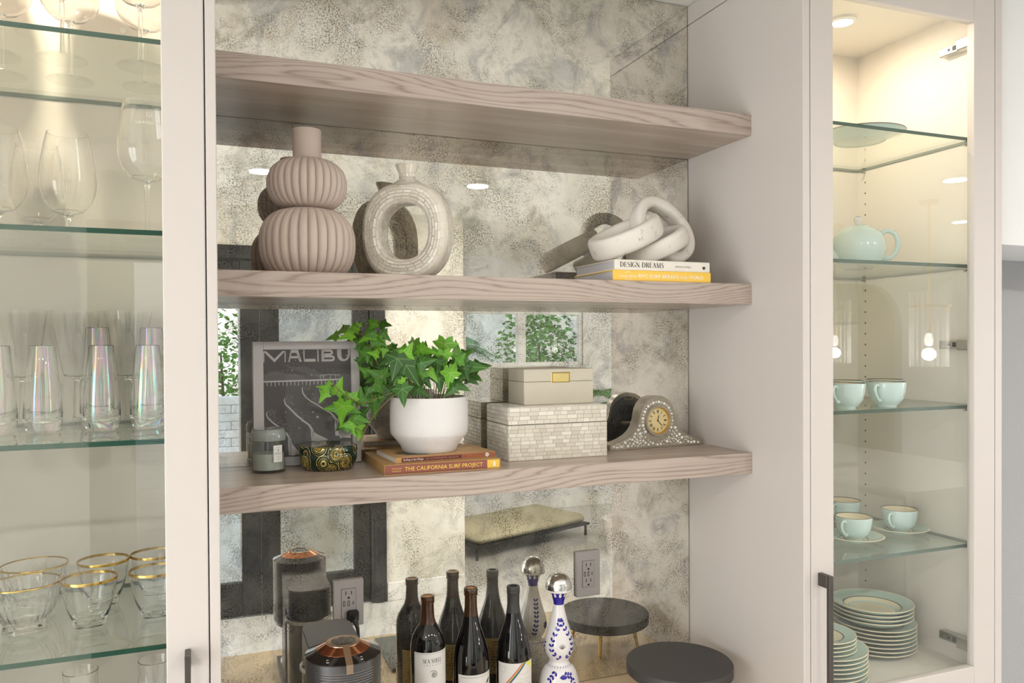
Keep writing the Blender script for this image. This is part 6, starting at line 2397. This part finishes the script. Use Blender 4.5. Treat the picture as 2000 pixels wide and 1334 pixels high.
SB = .0107
stack(PL_BIG, 7, 1.700, 1.648, Z5, SB, 'dinner_plate', 'mint dinner plate', 'the right-hand stack', 'mint dinner plates in the right-hand stack')
stack(PL_SOUP, 4, 1.695, 1.650, Z5 + 6 * SB + .0065, SB, 'soup_plate', 'deep mint soup plate', 'the pile on the right-hand stack', 'mint soup plates on the right-hand stack')
stack(PL_BIG, 7, 1.436, 1.556, Z5, SB, 'dinner_plate', 'mint dinner plate', 'the stack behind the door handle', 'mint dinner plates behind the door handle')
stack(PL_SMALL, 4, 1.428, 1.553, Z5 + 6 * SB + .0065, .0098, 'side_plate', 'smaller mint plate', 'the pile behind the door handle', 'smaller mint plates behind the door handle')
t = plate('serving_platter', MB().lathe([(0, .002), (.058, .002), (.059, 0), (.062, 0), (.064, .003), (.085, .012), (.1085, .0185), (.1095, .0205), (.108, .0212), (.1055, .0205), (.082, .014), (.066, .0065), (0, .006)], 80, mis=[0, 0, 0, 0, 0, 0, 1, 1, 0, 0, 0, 0]).mesh('serving_platter', [M_MINTB, M_LINE], 50),
          (1.585, 1.582, Z1), 'pale blue platter with dark rim on the topmost right glass shelf', 'platter')

# teapot
t = thing('teapot', 'round pale mint teapot with white knob, loop handle to the right', 'teapot', (1.637, 1.640, Z2), yaw * -1)
MB().lathe([(0, 0), (.036, 0), (.040, .002), (.052, .010), (.0640, .028), (.0695, .050), (.0680, .070), (.0600, .090), (.0470, .1040), (.0350, .1100), (.0340, .108), (0, .108)], 64).build('body', M_MINTB, t, 60)
MB().lathe([(0, .1085), (.0345, .1098), (.0330, .1125), (.020, .1165), (.008, .1180), (0, .1182)], 48).build('lid', M_MINTB, t, 60)
l_ = t.children[-1]
MB().lathe([(.0065, .117), (.0068, .122), (.0098, .127), (.0102, .1345), (.0085, .1385), (.006, .1400)], 32).build('knob', M_WHITE, l_, 60)
MB().lathe([(.0086, .1384), (.0062, .1402), (0, .1412)], 32).build('knob_band', M_LINE, l_, 60)
MB().tube([(.0585, 0, .090), (.070, 0, .1005), (.084, 0, .1025), (.0975, 0, .0950), (.1060, 0, .079), (.1065, 0, .060), (.0990, 0, .042), (.0860, 0, .0305), (.0700, 0, .0280), (.0590, 0, .0305)], [.0075, .0068, .0064, .0064, .0066, .0066, .0066, .0066, .0070, .0078], 16).build('handle', M_MINTB, t, 70)
MB().tube([(-.055, 0, .030), (-.075, 0, .040), (-.090, 0, .062), (-.100, 0, .090), (-.112, 0, .104)], [.022, .018, .014, .011, .010], 20).build('spout', M_MINTB, t, 70)


def cup(name, label, loc, rz, group, R=.0455, H=.062, outer=None):
    t = thing(name, label, 'cup', loc, rz, group)
    outer = outer or M_MINTB
    s, h = R / .0455, H / .062
    prof = [(0, .0025), (.019 * s, .0025), (.020 * s, 0), (.0225 * s, 0), (.0235 * s, .003 * h), (.0300 * s, .008 * h), (.0385 * s, .020 * h), (.0430 * s, .036 * h), (.0450 * s, .052 * h), (.0455 * s, .0612 * h), (.0452 * s, .0620 * h), (.0442 * s, .0620 * h), (.0438 * s, .060 * h), (.0435 * s, .052 * h), (.0415 * s, .036 * h), (.036 * s, .020 * h), (.024 * s, .009 * h), (0, .008 * h)]
    mis = [2, 2, 2, 0, 0, 0, 0, 0, 0, 1, 1, 1, 2, 2, 2, 2, 2]
    MB().lathe(prof, 56, mis=mis).build('bowl', [outer, M_LINE, M_CREAM], t, 60)
    MB().tube([(.0425 * s, 0, .050 * h), (.0520 * s, 0, .0555 * h), (.0620 * s, 0, .0530 * h), (.0665 * s, 0, .0440 * h), (.0620 * s, 0, .0330 * h), (.0530 * s, 0, .0240 * h), (.0450 * s, 0, .0165 * h), (.0380 * s, 0, .0165 * h)], [.0040, .0036, .0036, .0037, .0036, .0036, .0042, .0048], 12).build('handle', outer, t, 70)
    return t


HA = math.radians(200)
c0 = cup('mint_mug', 'mint mug in front row near the glass edge, right one of the pair', (1.602, 1.512, Z3), HA, 'mint mugs')
for (x, y), lab in (((1.470, 1.512), 'mint mug in front row near the glass edge, left one by the stile'), ((1.700, 1.612), 'mint mug in back row, nearest the cabinet\'s right wall'),
                    ((1.565, 1.616), 'mint mug in back row, left one by the stile')):
    dup(c0, (x, y, Z3), label=lab)
s_me = MB().lathe([(0, .002), (.026, .002), (.027, 0), (.030, 0), (.032, .003), (.060, .009), (.0735, .0145), (.0745, .0158), (.0735, .0166), (.070, .0160), (.0355, .0078), (.0345, .0075), (.0333, .0070), (.028, .0048), (0, .0045)], 72, mis=[2, 2, 2, 0, 0, 0, 2, 2, 2, 0, 1, 1, 2, 2]).mesh('saucer', [M_MINT, M_LINE, M_CREAM], 50)
tc = None
for (x, y), where in (((1.748, 1.608), 'nearest the cabinet\'s right wall'), ((1.566, 1.585), 'by the left stile, in front'), ((1.700, 1.757), 'at the back')):
    plate('saucer', s_me, (x, y, Z4), 'mint saucer with dark ring on the lowest shelf, %s' % where, 'mint saucers')
    lab = 'mint teacup with cream inside standing on a saucer, %s' % where
    if tc is None:
        tc = cup('teacup', lab, (x, y, Z4 + .0052), HA, 'teacups on saucers', .0455, .0600)
    else:
        dup(tc, (x, y, Z4 + .0052), label=lab)
